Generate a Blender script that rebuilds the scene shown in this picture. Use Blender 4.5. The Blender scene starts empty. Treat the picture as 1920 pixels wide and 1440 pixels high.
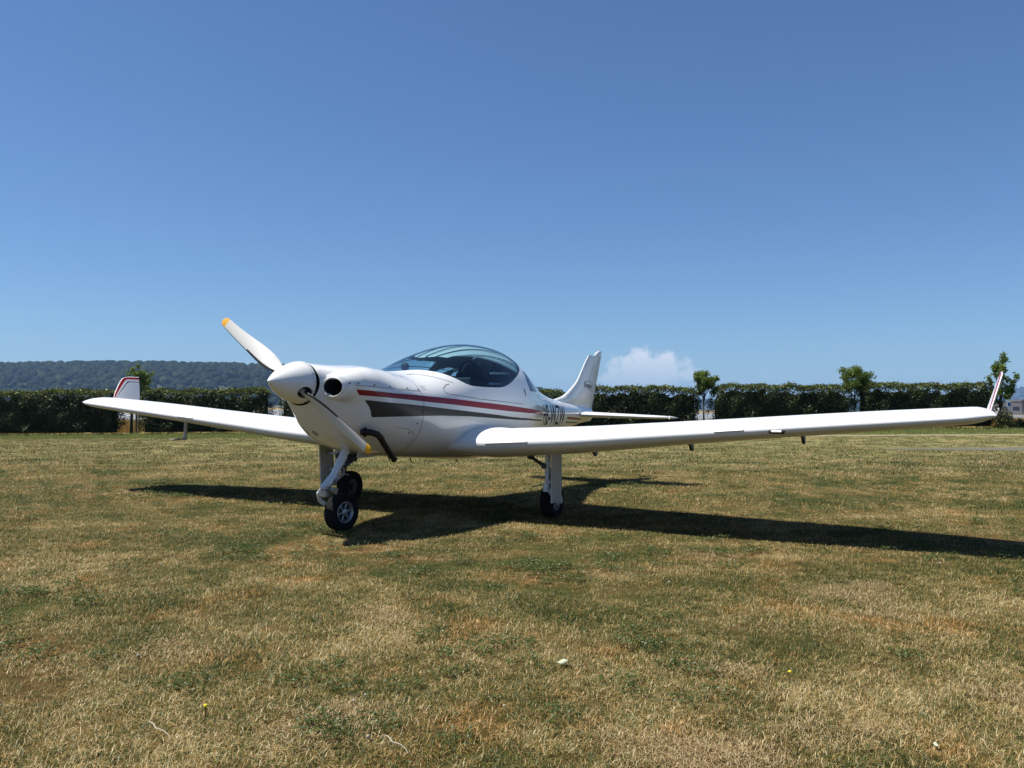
import bpy, math, random
import numpy as np
from mathutils import Vector, Matrix
S = bpy.context.scene
COL = S.collection
random.seed(7)
RNG = np.random.default_rng(11)

# ------------------------------------------------------------------ camera, sky, sun, exposure
CAM = np.array([-4.26397, -4.03274, 0.964829])
YAW, PIT, ROLL, FPX = 1.10660782, 0.0301154, 0.0077221, 1522.72
_d = np.array([math.sin(YAW)*math.cos(PIT), math.cos(YAW)*math.cos(PIT), math.sin(PIT)])
_rt = np.array([math.cos(YAW), -math.sin(YAW), 0.0]); _up = np.cross(_rt, _d)
_rr = _rt*math.cos(ROLL)+_up*math.sin(ROLL); _uu = _up*math.cos(ROLL)-_rt*math.sin(ROLL)
cam = bpy.data.objects.new('camera', bpy.data.cameras.new('camera')); COL.objects.link(cam)
cam.matrix_world = Matrix(((_rr[0], _uu[0], -_d[0], CAM[0]), (_rr[1], _uu[1], -_d[1], CAM[1]), (_rr[2], _uu[2], -_d[2], CAM[2]), (0, 0, 0, 1)))
cam.data.sensor_width = 36; cam.data.lens = FPX/1920*36
cam.data.clip_start = 0.05; cam.data.clip_end = 20000
S.camera = cam
DH = np.array([math.sin(YAW), math.cos(YAW)]); RH = np.array([math.cos(YAW), -math.sin(YAW)])

SUNV = Vector((-0.25, 0.40, 1.0)).normalized()
EL = math.asin(SUNV.z); AZ = math.atan2(SUNV.x, SUNV.y)
world = bpy.data.worlds.new("World"); S.world = world; world.use_nodes = True
nt = world.node_tree; nt.nodes.clear()
wo = nt.nodes.new('ShaderNodeOutputWorld'); bg = nt.nodes.new('ShaderNodeBackground')
sky = nt.nodes.new('ShaderNodeTexSky'); sky.sky_type = 'NISHITA'; sky.sun_disc = False
sky.sun_elevation = EL; sky.sun_rotation = AZ; sky.altitude = 300
sky.air_density = 1.0; sky.dust_density = 0.35; sky.ozone_density = 3.0
bg.inputs['Strength'].default_value = 0.0515
def N(tree, typ, **kw):
    n = tree.nodes.new(typ)
    for k, v in kw.items():
        if k.startswith('i_'):
            n.inputs[k[2:].replace('_', ' ')].default_value = v
        elif k.startswith('x'):
            n.inputs[int(k[1:])].default_value = v
        else: setattr(n, k, v)
    return n
# one distant cumulus bank low over the hedge: a density field over sky directions
tc = N(nt, 'ShaderNodeTexCoord')
def wdot(v, out):
    n = N(nt, 'ShaderNodeVectorMath', operation='DOT_PRODUCT'); n.inputs[1].default_value = v
    nt.links.new(tc.outputs['Generated'], n.inputs[0]); return n.outputs['Value']
def wmath(op, a, b=None, c=None, clamp=False):
    n = N(nt, 'ShaderNodeMath', operation=op); n.use_clamp = clamp
    for i, v in enumerate((a, b, c)):
        if v is None: continue
        if isinstance(v, (int, float)): n.inputs[i].default_value = v
        else: nt.links.new(v, n.inputs[i])
    return n.outputs[0]
fd = wdot((DH[0], DH[1], 0), 0); rd = wdot((RH[0], RH[1], 0), 0); zd = wdot((0, 0, 1), 0)
fdc = wmath('MAXIMUM', fd, 0.05)
cu = wmath('DIVIDE', rd, fdc); cv = wmath('DIVIDE', zd, fdc)      # bearing and height of a sky direction
nz = N(nt, 'ShaderNodeTexNoise', i_Scale=70.0, i_Detail=7.0, i_Roughness=0.6)
nt.links.new(tc.outputs['Generated'], nz.inputs['Vector'])
def blob(u0, v0, su, sv):
    a = wmath('MULTIPLY', wmath('SUBTRACT', cu, u0), 1/su); b = wmath('MULTIPLY', wmath('SUBTRACT', cv, v0), 1/sv)
    return wmath('SUBTRACT', 1.0, wmath('SQRT', wmath('ADD', wmath('MULTIPLY', a, a), wmath('MULTIPLY', b, b))))
bl = None
for (u0, v0, su, sv) in ((.160, .060, .020, .016), (.187, .057, .022, .018), (.148, .050, .034, .018), (.178, .048, .050, .022), (.218, .043, .022, .013), (.160, .036, .066, .015)):
    b = blob(u0, v0, su, sv); bl = b if bl is None else wmath('MAXIMUM', bl, b)
dens = wmath('ADD', bl, wmath('MULTIPLY', wmath('SUBTRACT', nz.outputs['Fac'], 0.48), 2.1))
dens = wmath('MULTIPLY', wmath('MULTIPLY', dens, 1.9, None, True), 0.74)
hl = wmath('MULTIPLY', wmath('SUBTRACT', cv, 0.030), 26.0, None, True)
dens = wmath('MULTIPLY', dens, wmath('ADD', wmath('MULTIPLY', hl, 0.6), 0.4))
tint = N(nt, 'ShaderNodeMix', data_type='RGBA', blend_type='MULTIPLY'); tint.inputs[0].default_value = 1
nt.links.new(sky.outputs[0], tint.inputs[6]); tint.inputs[7].default_value = (0.82, 1.06, 1.31, 1)
mixc = N(nt, 'ShaderNodeMix', data_type='RGBA')
nt.links.new(dens, mixc.inputs[0]); nt.links.new(tint.outputs[2], mixc.inputs[6]); mixc.inputs[7].default_value = (10.8, 11.0, 11.5, 1)
nt.links.new(mixc.outputs[2], bg.inputs[0]); nt.links.new(bg.outputs[0], wo.inputs[0])
sl = bpy.data.lights.new('sun', 'SUN'); sl.energy = 5.0; sl.angle = math.radians(0.53); sl.color = (1.0, 0.955, 0.88)
so = bpy.data.objects.new('sun', sl); COL.objects.link(so); so.rotation_euler = SUNV.to_track_quat('Z', 'Y').to_euler()
S.view_settings.view_transform = 'Standard'; S.view_settings.look = 'None'
S.view_settings.exposure = 0.72; S.view_settings.gamma = 1.0; S.view_settings.use_curve_mapping = False
S.render.engine = 'CYCLES'
S.cycles.max_bounces = 8; S.cycles.transparent_max_bounces = 12; S.cycles.volume_bounces = 0

# ------------------------------------------------------------------ materials
def mat(name, col, rough=0.6, metal=0.0, coat=0.0, spec=0.5, noise=None, bump=None):
    m = bpy.data.materials.new(name); m.use_nodes = True; t = m.node_tree; b = t.nodes['Principled BSDF']
    b.inputs['Base Color'].default_value = (*col, 1); b.inputs['Roughness'].default_value = rough
    b.inputs['Metallic'].default_value = metal; b.inputs['Coat Weight'].default_value = coat
    b.inputs['Coat Roughness'].default_value = 0.04; b.inputs['Specular IOR Level'].default_value = spec
    geo = t.nodes.new('ShaderNodeNewGeometry')
    if noise:
        sc, amt, col2 = noise
        n = N(t, 'ShaderNodeTexNoise', i_Scale=sc, i_Detail=5.0, i_Roughness=0.6); t.links.new(geo.outputs['Position'], n.inputs['Vector'])
        mr = N(t, 'ShaderNodeMapRange', x1=.42, x2=.68, x3=0.0, x4=amt); t.links.new(n.outputs['Fac'], mr.inputs[0])
        mx = N(t, 'ShaderNodeMix', data_type='RGBA'); t.links.new(mr.outputs[0], mx.inputs[0])
        mx.inputs[6].default_value = (*col, 1); mx.inputs[7].default_value = (*col2, 1); t.links.new(mx.outputs[2], b.inputs['Base Color'])
    if bump:
        n2 = N(t, 'ShaderNodeTexNoise', i_Scale=bump[0], i_Detail=4.0); t.links.new(geo.outputs['Position'], n2.inputs['Vector'])
        bp = N(t, 'ShaderNodeBump', i_Strength=bump[1], i_Distance=bump[2]); t.links.new(n2.outputs['Fac'], bp.inputs['Height'])
        t.links.new(bp.outputs[0], b.inputs['Normal'])
    return m
WHITE = mat('white_gelcoat', (.72, .72, .70), .32, coat=.85, noise=(2.2, .5, (.68, .675, .64)), bump=(3.0, .05, .01))
BELLY = WHITE
WINGM = mat('wing_gelcoat', (.64, .645, .64), .42, coat=.30, noise=(1.4, .6, (.58, .58, .56)), bump=(2.0, .05, .01))
PROPM = mat('propeller_white', (.56, .56, .52), .45, coat=.15, noise=(30, .4, (.55, .54, .5)))
YELLOW = mat('yellow_tip_paint', (.75, .38, .012), .45, noise=(60, .4, (.6, .3, .02)))
BLACK = mat('black_rubber_edge', (.012, .012, .013), .5)
RED = mat('red_stripe', (.24, .004, .010), .42, coat=.25, spec=.3)
GREY = mat('grey_stripe', (.026, .026, .027), .38, coat=.12, spec=.35)
NAVY = mat('navy_stripe', (.012, .02, .06), .3, coat=.5)
SEAM = mat('seam_shadow_gap', (.05, .05, .055), .8)
LINE = mat('dark_letter_print', (.022, .024, .028), .6, spec=.2)
DARK = mat('black_duct', (.006, .006, .007), .9)
TYRE = mat('tyre_rubber', (.010, .010, .010), .9, spec=.15, noise=(25, .5, (.022, .020, .018)), bump=(90, .3, .002))
RIM = mat('cast_rim', (.33, .33, .34), .38, metal=.7, noise=(40, .5, (.35, .35, .34)))
STEEL = mat('steel', (.35, .35, .36), .35, metal=.9)
DSTEEL = mat('dark_steel', (.05, .05, .055), .5, metal=.5)
GEARW = mat('painted_leg_white', (.62, .65, .68), .4, coat=.3, noise=(18, .5, (.5, .5, .5)))
DOORM = mat('gear_door_paint', (.46, .45, .42), .5, noise=(14, .6, (.36, .35, .32)))
EXH = mat('burnt_exhaust_pipe', (.022, .018, .016), .55, metal=.6, noise=(35, .6, (.045, .030, .022)))
CLOTH = mat('sunshade_fabric', (.46, .50, .50), .9)
SEAT = mat('seat_cover', (.018, .02, .026), .8)
LINER = mat('cockpit_liner', (.03, .034, .04), .9)
GLARE = mat('glareshield', (.05, .06, .055), .9)
LAMP = mat('landing_lamp_lens', (.9, .9, .88), .1, coat=1.0)
def glass_mat(name, tintc, refl=1.0):
    m = bpy.data.materials.new(name); m.use_nodes = True; t = m.node_tree; t.nodes.clear()
    o = t.nodes.new('ShaderNodeOutputMaterial'); tr = N(t, 'ShaderNodeBsdfTransparent'); tr.inputs[0].default_value = (*tintc, 1)
    gl = N(t, 'ShaderNodeBsdfGlossy'); gl.inputs['Roughness'].default_value = 0.02
    fr = N(t, 'ShaderNodeFresnel'); gg = t.nodes.new('ShaderNodeNewGeometry'); ir = N(t, 'ShaderNodeMapRange', x1=0, x2=1, x3=1.5, x4=1/1.5); t.links.new(gg.outputs['Backfacing'], ir.inputs[0]); t.links.new(ir.outputs[0], fr.inputs['IOR']); mx = N(t, 'ShaderNodeMixShader')
    t.links.new(fr.outputs[0], mx.inputs[0]); t.links.new(tr.outputs[0], mx.inputs[1]); t.links.new(gl.outputs[0], mx.inputs[2]); t.links.new(mx.outputs[0], o.inputs[0])
    return m
GLASS = glass_mat('tinted_acrylic', (.62, .80, .86))

# ------------------------------------------------------------------ helpers
def link_mesh(name, verts, faces, mats, parent=None, midx=None, smooth=True, kind=None):
    me = bpy.data.meshes.new(name)
    me.from_pydata([tuple(v) for v in verts], [], [tuple(f) for f in faces])
    for m in (mats if isinstance(mats, (list, tuple)) else [mats]): me.materials.append(m)
    if midx is not None: me.polygons.foreach_set('material_index', list(midx))
    me.polygons.foreach_set('use_smooth', [smooth]*len(me.polygons)); me.update()
    o = bpy.data.objects.new(name, me); COL.objects.link(o)
    if parent is not None: o.parent = parent
    if kind: o['kind'] = kind
    return o
def empty(name, loc=(0, 0, 0)):
    o = bpy.data.objects.new(name, None); COL.objects.link(o); o.location = loc; o.empty_display_size = .2; return o
def tag(o, label=None, cat=None, group=None, kind=None):
    if label: o['label'] = label
    if cat: o['category'] = cat
    if group: o['group'] = group
    if kind: o['kind'] = kind
    return o
class MB:
    """collects shapes into one mesh"""
    def __init__(s): s.v = []; s.f = []; s.m = []
    def add(s, V, F, m=0):
        b = len(s.v); s.v += [tuple(p) for p in V]; s.f += [tuple(i+b for i in f) for f in F]; s.m += [m]*len(F); return s
    def tube(s, pts, rad, n=12, m=0, cap=True, flat=1.0):
        pts = [np.array(p, float) for p in pts]; rad = rad if isinstance(rad, (list, tuple)) else [rad]*len(pts)
        V = []; F = []; prev = None
        for i, p in enumerate(pts):
            t = pts[min(i+1, len(pts)-1)]-pts[max(i-1, 0)]; t = t/np.linalg.norm(t)
            a = np.array([0, 1., 0]) if prev is None else prev
            if abs(t@a) > .95 and prev is None: a = np.array([1., 0, 0])
            a = a-t*(a@t); a /= np.linalg.norm(a); prev = a; b = np.cross(t, a)
            for k in range(n):
                q = 2*math.pi*k/n; V.append(p+rad[i]*(math.cos(q)*a*flat+math.sin(q)*b))
        for i in range(len(pts)-1):
            for k in range(n): F.append((i*n+k, i*n+(k+1) % n, (i+1)*n+(k+1) % n, (i+1)*n+k))
        if cap: F.append(tuple(range(n))[::-1]); F.append(tuple((len(pts)-1)*n+k for k in range(n)))
        return s.add(V, F, m)
    def box(s, c, sz, m=0, rot=None, bev=0.0):
        c = np.array(c, float); h = np.array(sz, float)/2; V = []
        R = np.array(rot) if rot is not None else np.eye(3)
        if bev <= 0:
            for x in (-1, 1):
                for y in (-1, 1):
                    for z in (-1, 1): V.append(c+R@(h*[x, y, z]))
            F = [(0, 1, 3, 2), (4, 6, 7, 5), (0, 4, 5, 1), (2, 3, 7, 6), (0, 2, 6, 4), (1, 5, 7, 3)]
            return s.add(V, F, m)
        e = min(bev, *(h*.95)); rings = []
        for z, ins in ((-h[2], e), (-h[2]+e, 0), (h[2]-e, 0), (h[2], e)):
            a, b = h[0]-ins, h[1]-ins; ee = e*.6
            for x, y in ((-a+ee, -b), (a-ee, -b), (a, -b+ee), (a, b-ee), (a-ee, b), (-a+ee, b), (-a, b-ee), (-a, -b+ee)): V.append(c+R@np.array([x, y, z]))
        F = [tuple(range(8))[::-1], tuple(range(24, 32))]
        for r in range(3):
            for k in range(8): F.append((r*8+k, r*8+(k+1) % 8, (r+1)*8+(k+1) % 8, (r+1)*8+k))
        return s.add(V, F, m)
    def lathe(s, c, axis, prof, n=32, m=0):
        """prof: list of (along, radius, [mat])"""
        c = np.array(c, float); t = np.array(axis, float); t /= np.linalg.norm(t)
        a = np.array([0, 0, 1.]) if abs(t[2]) < .9 else np.array([1., 0, 0]); a -= t*(a@t); a /= np.linalg.norm(a); b = np.cross(t, a)
        V = []; F = []
        for p in prof:
            for k in range(n):
                q = 2*math.pi*k/n; V.append(c+t*p[0]+p[1]*(math.cos(q)*a+math.sin(q)*b))
        for i in range(len(prof)-1):
            for k in range(n): F.append((i*n+k, i*n+(k+1) % n, (i+1)*n+(k+1) % n, (i+1)*n+k))
        return s.add(V, F, m)
    def build(s, name, mats, parent=None, smooth=True, **kw):
        o = link_mesh(name, s.v, s.f, mats, parent, s.m, smooth, **kw)
        if smooth: shade_auto(o)
        return o
def shade_auto(o, ang=40):
    me = o.data
    me.update(); import bmesh
    bm = bmesh.new(); bm.from_mesh(me); bmesh.ops.recalc_face_normals(bm, faces=bm.faces)
    th = math.radians(ang)
    for e in bm.edges:
        e.smooth = not (len(e.link_faces) == 2 and e.calc_face_angle(0) > th)
    bm.to_mesh(me); bm.free()

# polygon soup that can be cut along scalar fields (panel joints, stripes, window openings)
class Soup:
    def __init__(s, V, F, tagv=0): s.V = [tuple(map(float, v)) for v in V]; s.F = [tuple(f) for f in F]; s.T = [tagv]*len(s.F)
    def cut(s, fn, inside=None, where=None):
        """split faces along fn==0 (fn<0 is inside); inside(old)->new tag for the inside pieces"""
        A = np.array(s.V); f = fn(A); f = np.where(np.abs(f) < 1e-9, 1e-9, f).tolist()
        memo = {}; nF = []; nT = []
        for face, tg in zip(s.F, s.T):
            neg = [f[i] < 0 for i in face]
            if (where is not None and not where(tg)) or not any(neg): nF.append(face); nT.append(tg); continue
            if all(neg): nF.append(face); nT.append(inside(tg) if inside else tg); continue
            P, Q = [], []
            for k, i in enumerate(face):
                j = face[(k+1) % len(face)]
                (P if f[i] < 0 else Q).append(i)
                if (f[i] < 0) != (f[j] < 0):
                    key = (min(i, j), max(i, j))
                    if key not in memo:
                        t = f[key[0]]/(f[key[0]]-f[key[1]]); a, b = s.V[key[0]], s.V[key[1]]
                        s.V.append(tuple(a[q]+(b[q]-a[q])*t for q in range(3))); memo[key] = len(s.V)-1
                    P.append(memo[key]); Q.append(memo[key])
            if len(P) > 2: nF.append(tuple(P)); nT.append(inside(tg) if inside else tg)
            if len(Q) > 2: nF.append(tuple(Q)); nT.append(tg)
        s.F, s.T = nF, nT; return s
    def part(s, name, tags, mats, parent, mid=None, smooth=True):
        F = [(f, t) for f, t in zip(s.F, s.T) if t in tags]; used = {}; V = []; G = []
        for f, _ in F:
            g = []
            for i in f:
                if i not in used: used[i] = len(V); V.append(s.V[i])
                g.append(used[i])
            G.append(g)
        return link_mesh(name, V, G, mats, parent, [mid[t] if mid else 0 for _, t in F], smooth)
def cr(xs, ys, x):
    xs = np.asarray(xs, float); ys = np.asarray(ys, float); x = np.clip(np.asarray(x, float), xs[0], xs[-1])
    d = np.diff(ys)/np.diff(xs); m = np.empty_like(ys); m[0] = d[0]; m[-1] = d[-1]; h = np.diff(xs)
    m[1:-1] = (d[:-1]*h[1:]+d[1:]*h[:-1])/(h[:-1]+h[1:])
    i = np.clip(np.searchsorted(xs, x)-1, 0, len(xs)-2); t = (x-xs[i])/h[i]
    return (2*t**3-3*t**2+1)*ys[i]+(t**3-2*t**2+t)*h[i]*m[i]+(-2*t**3+3*t**2)*ys[i+1]+(t**3-t**2)*h[i]*m[i+1]
def poly_field(pts):
    """signed field of a polygon in (x,z), negative inside"""
    P = np.array(pts, float); Q = np.roll(P, -1, 0)
    def fn(A):
        X = A[:, 0][:, None]; Z = A[:, 2][:, None]; ax, az, bx, bz = P[:, 0], P[:, 1], Q[:, 0], Q[:, 1]
        dx, dz = bx-ax, bz-az; t = np.clip(((X-ax)*dx+(Z-az)*dz)/(dx*dx+dz*dz), 0, 1)
        D = np.sqrt((X-ax-t*dx)**2+(Z-az-t*dz)**2).min(1)
        c = ((az > Z) != (bz > Z)) & (X < (bx-ax)*(Z-az)/np.where(np.abs(bz-az) < 1e-12, 1e-12, bz-az)+ax)
        return np.where(c.sum(1) % 2 == 1, -D, D)
    return fn
def line_field(pts, w, side=None):
    """negative within w/2 of a polyline in (x,z)"""
    P = np.array(pts, float)
    def fn(A):
        X = A[:, 0][:, None]; Z = A[:, 2][:, None]; a, b = P[:-1], P[1:]
        dx, dz = (b-a).T; t = np.clip(((X-a[:, 0])*dx+(Z-a[:, 1])*dz)/(dx*dx+dz*dz), 0, 1)
        D = np.sqrt((X-a[:, 0]-t*dx)**2+(Z-a[:, 1]-t*dz)**2).min(1)-w/2
        if side is not None: D = np.maximum(D, -A[:, 1]*side+0.02)
        return D
    return fn

# ------------------------------------------------------------------ ground
def sm(t): t = np.clip(t, 0, 1); return t*t*(3-2*t)
def terrain(x, y):
    w = (x-CAM[0])*DH[0]+(y-CAM[1])*DH[1]; u = (x-CAM[0])*RH[0]+(y-CAM[1])*RH[1]
    uu = np.clip(u, -40, 40)
    return sm((w-11)/27)*((-.17+.015*uu)*(1-sm((w-42)/24))-.5*sm((w-42)/24))
def at(px, w, dz=0.0):
    u = (px-960)/FPX*w; x = CAM[0]+DH[0]*w+RH[0]*u; y = CAM[1]+DH[1]*w+RH[1]*u
    return np.array([x, y, float(terrain(x, y))+dz])
def grass_color_nodes(t, geo_pos):
    """patchy mown, half dried lawn: returns socket of dry/green factor"""
    n1 = N(t, 'ShaderNodeTexNoise', i_Scale=0.85, i_Detail=4.0, i_Roughness=0.62); t.links.new(geo_pos, n1.inputs['Vector'])
    n2 = N(t, 'ShaderNodeTexNoise', i_Scale=3.2, i_Detail=5.0, i_Roughness=0.7); t.links.new(geo_pos, n2.inputs['Vector'])
    a = N(t, 'ShaderNodeMath', operation='MULTIPLY_ADD'); t.links.new(n1.outputs['Fac'], a.inputs[0]); a.inputs[1].default_value = 0.55
    b = N(t, 'ShaderNodeMath', operation='MULTIPLY'); t.links.new(n2.outputs['Fac'], b.inputs[0]); b.inputs[1].default_value = 0.45
    t.links.new(b.outputs[0], a.inputs[2])
    # the strip of lawn nearest the viewpoint is the most scorched
    sp = N(t, 'ShaderNodeVectorMath', operation='DOT_PRODUCT'); t.links.new(geo_pos, sp.inputs[0]); sp.inputs[1].default_value = (DH[0], DH[1], 0); c0 = float(CAM[0]*DH[0]+CAM[1]*DH[1])
    mr = N(t, 'ShaderNodeMapRange', x1=c0+2.0, x2=c0+5.2, x3=.035, x4=-.012); t.links.new(sp.outputs['Value'], mr.inputs[0])
    sm_ = N(t, 'ShaderNodeMath', operation='ADD'); t.links.new(a.outputs[0], sm_.inputs[0]); t.links.new(mr.outputs[0], sm_.inputs[1]); gn_ = N(t, 'ShaderNodeMath', operation='MULTIPLY_ADD'); t.links.new(sm_.outputs[0], gn_.inputs[0]); gn_.inputs[1].default_value = 1.65; gn_.inputs[2].default_value = -.32; return gn_.outputs[0]
def ramp(t, src, stops):
    r = t.nodes.new('ShaderNodeValToRGB'); e = r.color_ramp.elements
    while len(e) < len(stops): e.new(0.5)
    for k, (p, c) in enumerate(stops): e[k].position = p; e[k].color = (*c, 1)
    t.links.new(src, r.inputs[0]); return r.outputs[0]
GREEN = (.082, .108, .022); OLIVE = (.190, .176, .048); STRAW = (.46, .330, .130); BROWN = (.32, .185, .060); SOIL = (.055, .040, .024)
def ground_material():
    m = bpy.data.materials.new('lawn_ground'); m.use_nodes = True; t = m.node_tree; b = t.nodes['Principled BSDF']
    geo = t.nodes.new('ShaderNodeNewGeometry'); pos = geo.outputs['Position']
    dry = grass_color_nodes(t, pos)
    nearc = ramp(t, dry, [(.30, tuple(v*.35 for v in GREEN)), (.45, tuple(v*.30 for v in OLIVE)), (.60, tuple(v*.30 for v in BROWN)), (.76, tuple(v*.45 for v in STRAW))])
    farc = ramp(t, dry, [(.34, (.082, .092, .029)), (.46, (.122, .116, .043)), (.56, (.165, .142, .060)), (.68, (.24, .19, .09))])
    sep = N(t, 'ShaderNodeVectorMath', operation='SUBTRACT'); t.links.new(pos, sep.inputs[0]); sep.inputs[1].default_value = tuple(CAM)
    dw = N(t, 'ShaderNodeVectorMath', operation='DOT_PRODUCT'); t.links.new(sep.outputs[0], dw.inputs[0]); dw.inputs[1].default_value = (DH[0], DH[1], 0)
    du = N(t, 'ShaderNodeVectorMath', operation='DOT_PRODUCT'); t.links.new(sep.outputs[0], du.inputs[0]); du.inputs[1].default_value = (RH[0], RH[1], 0)
    # fine relief grain stretched flat, and mower passes
    ng = N(t, 'ShaderNodeTexNoise', i_Scale=26.0, i_Detail=6.0, i_Roughness=0.75); t.links.new(pos, ng.inputs['Vector'])
    gm = N(t, 'ShaderNodeMapRange', x1=.3, x2=.72, x3=.45, x4=1.65); t.links.new(ng.outputs['Fac'], gm.inputs[0])
    mp = N(t, 'ShaderNodeMapping'); mp.inputs['Rotation'].default_value = (0, 0, math.radians(28)); mp.inputs['Scale'].default_value = (.10, 1.5, 1)
    t.links.new(pos, mp.inputs[0])
    nm = N(t, 'ShaderNodeTexNoise', i_Scale=1.0, i_Detail=3.0); t.links.new(mp.outputs[0], nm.inputs['Vector'])
    mm = N(t, 'ShaderNodeMapRange', x1=.35, x2=.65, x3=.82, x4=1.22); t.links.new(nm.outputs['Fac'], mm.inputs[0])
    mul = N(t, 'ShaderNodeMath', operation='MULTIPLY'); t.links.new(gm.outputs[0], mul.inputs[0]); t.links.new(mm.outputs[0], mul.inputs[1])
    blend = N(t, 'ShaderNodeMapRange', x1=8.0, x2=20.0, x3=0.0, x4=1.0); t.links.new(dw.outputs['Value'], blend.inputs[0])
    mx = N(t, 'ShaderNodeMix', data_type='RGBA'); t.links.new(blend.outputs[0], mx.inputs[0]); t.links.new(nearc, mx.inputs[6]); t.links.new(farc, mx.inputs[7])
    sc = N(t, 'ShaderNodeVectorMath', operation='SCALE'); t.links.new(mx.outputs[2], sc.inputs[0]); t.links.new(mul.outputs[0], sc.inputs['Scale'])
    # unmown rim of fresh grass by the hedge
    wn = N(t, 'ShaderNodeTexNoise', i_Scale=0.5, i_Detail=3.0); t.links.new(pos, wn.inputs['Vector'])
    wj = N(t, 'ShaderNodeMath', operation='MULTIPLY_ADD'); t.links.new(wn.outputs['Fac'], wj.inputs[0]); wj.inputs[1].default_value = 4.0; t.links.new(dw.outputs['Value'], wj.inputs[2])
    rim = N(t, 'ShaderNodeMapRange', x1=32.5, x2=35.0, x3=0.0, x4=1.0); t.links.new(wj.outputs[0], rim.inputs[0])
    m2 = N(t, 'ShaderNodeMix', data_type='RGBA'); t.links.new(rim.outputs[0], m2.inputs[0]); t.links.new(sc.outputs[0], m2.inputs[6])
    rc = ramp(t, ng.outputs['Fac'], [(.3, (.055, .08, .02)), (.6, (.12, .15, .04)), (.8, (.19, .20, .07))]); t.links.new(rc, m2.inputs[7])
    # ripe field and open country beyond
    fl = N(t, 'ShaderNodeMapRange', x1=41.0, x2=42.5, x3=0.0, x4=1.0); t.links.new(dw.outputs['Value'], fl.inputs[0])
    m3 = N(t, 'ShaderNodeMix', data_type='RGBA'); t.links.new(fl.outputs[0], m3.inputs[0]); t.links.new(m2.outputs[2], m3.inputs[6])
    wc = ramp(t, ng.outputs['Fac'], [(.3, (.15, .10, .035)), (.7, (.30, .20, .07))]); t.links.new(wc, m3.inputs[7])
    fl2 = N(t, 'ShaderNodeMapRange', x1=900.0, x2=1300.0, x3=0.0, x4=1.0); t.links.new(dw.outputs['Value'], fl2.inputs[0])
    m4 = N(t, 'ShaderNodeMix', data_type='RGBA'); t.links.new(fl2.outputs[0], m4.inputs[0]); t.links.new(m3.outputs[2], m4.inputs[6]); m4.inputs[7].default_value = (.07, .085, .03, 1)
    t.links.new(m4.outputs[2], b.inputs['Base Color']); b.inputs['Roughness'].default_value = .95; b.inputs['Specular IOR Level'].default_value = .1
    bp = N(t, 'ShaderNodeBump', i_Strength=.7, i_Distance=.03); t.links.new(ng.outputs['Fac'], bp.inputs['Height']); t.links.new(bp.outputs[0], b.inputs['Normal'])
    return m
GROUND = ground_material()
def build_ground():
    ws = np.concatenate([np.linspace(-60, 0, 8)[:-1], np.linspace(0, 14, 60), np.linspace(14.4, 80, 110), np.geomspace(84, 12000, 50)])
    us = np.concatenate([-np.geomspace(12000, 40, 34), np.linspace(-38, 38, 90), np.geomspace(40, 12000, 34)])
    W, U = np.meshgrid(ws, us, indexing='ij')
    X = CAM[0]+DH[0]*W+RH[0]*U; Y = CAM[1]+DH[1]*W+RH[1]*U
    Z = terrain(X, Y)
    V = np.stack([X, Y, Z], -1).reshape(-1, 3); n = len(us)
    F = [(i*n+j, i*n+j+1, (i+1)*n+j+1, (i+1)*n+j) for i in range(len(ws)-1) for j in range(n-1)]
    o = link_mesh('ground', V, F, GROUND); o['kind'] = 'structure'; return o
build_ground()
def strip(name, pts_w, mt, lift=.004, n=60, cut=None):
    """flat sheet on the terrain between two depth lines given as px-> (w_near, w_far)"""
    V = []; F = []
    for k in range(n+1):
        a = k/n
        for j in range(5):
            px = pts_w[0]+(pts_w[1]-pts_w[0])*a; w = pts_w[2](a)*(1-j/4)+pts_w[3](a)*j/4
            u = (pts_w[0]+(pts_w[1]-pts_w[0])*a-960)/FPX*30
            x = CAM[0]+DH[0]*w+RH[0]*u; y = CAM[1]+DH[1]*w+RH[1]*u
            V.append((x, y, float(terrain(x, y))+lift))
    for k in range(n):
        for j in range(4): F.append((k*5+j, k*5+j+1, (k+1)*5+j+1, (k+1)*5+j))
    return tag(link_mesh(name, V, F, mt), kind='structure')
GRAVEL = mat('gravel_track', (.105, .092, .068), .95, noise=(1.3, 1, (.085, .085, .035)), bump=(60, .5, .02))
DIRT = mat('trodden_path', (.24, .19, .115), .95, noise=(1.5, 1, (.12, .115, .05)), bump=(60, .5, .02))
rj = [random.random() for _ in range(200)]
def wob(a, s, k): return s*(math.sin(a*17+k)+.6*math.sin(a*41+2*k)+.4*math.sin(a*97+3*k))
strip('path', (1150, 2800, lambda a: 30.6+wob(a, .12, 1), lambda a: 31.9+wob(a, .12, 2)), DIRT)
strip('gravel_track', (1440, 2600, lambda a: 19.9+.9*(1-min(1, a*4))+wob(a, .10, 3), lambda a: 22.3-1.0*(1-min(1, a*4))+wob(a, .10, 5)), GRAVEL, n=80)
ASPH = mat('taxiway_asphalt', (.16, .17, .18), .9, noise=(.05, 1, (.13, .14, .15)))
def far_strip():
    V = []; F = []
    for w in (66, 100, 160, 260, 420):
        for u in (-400, -200, -100, -40, 0, 40, 120, 300):
            x = CAM[0]+DH[0]*w+RH[0]*u; y = CAM[1]+DH[1]*w+RH[1]*u; V.append((x, y, float(terrain(x, y))+.01))
    for i in range(4):
        for j in range(7): F.append((i*8+j, i*8+j+1, (i+1)*8+j+1, (i+1)*8+j))
    tag(link_mesh('taxiway', V, F, ASPH), kind='structure')
far_strip()

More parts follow.
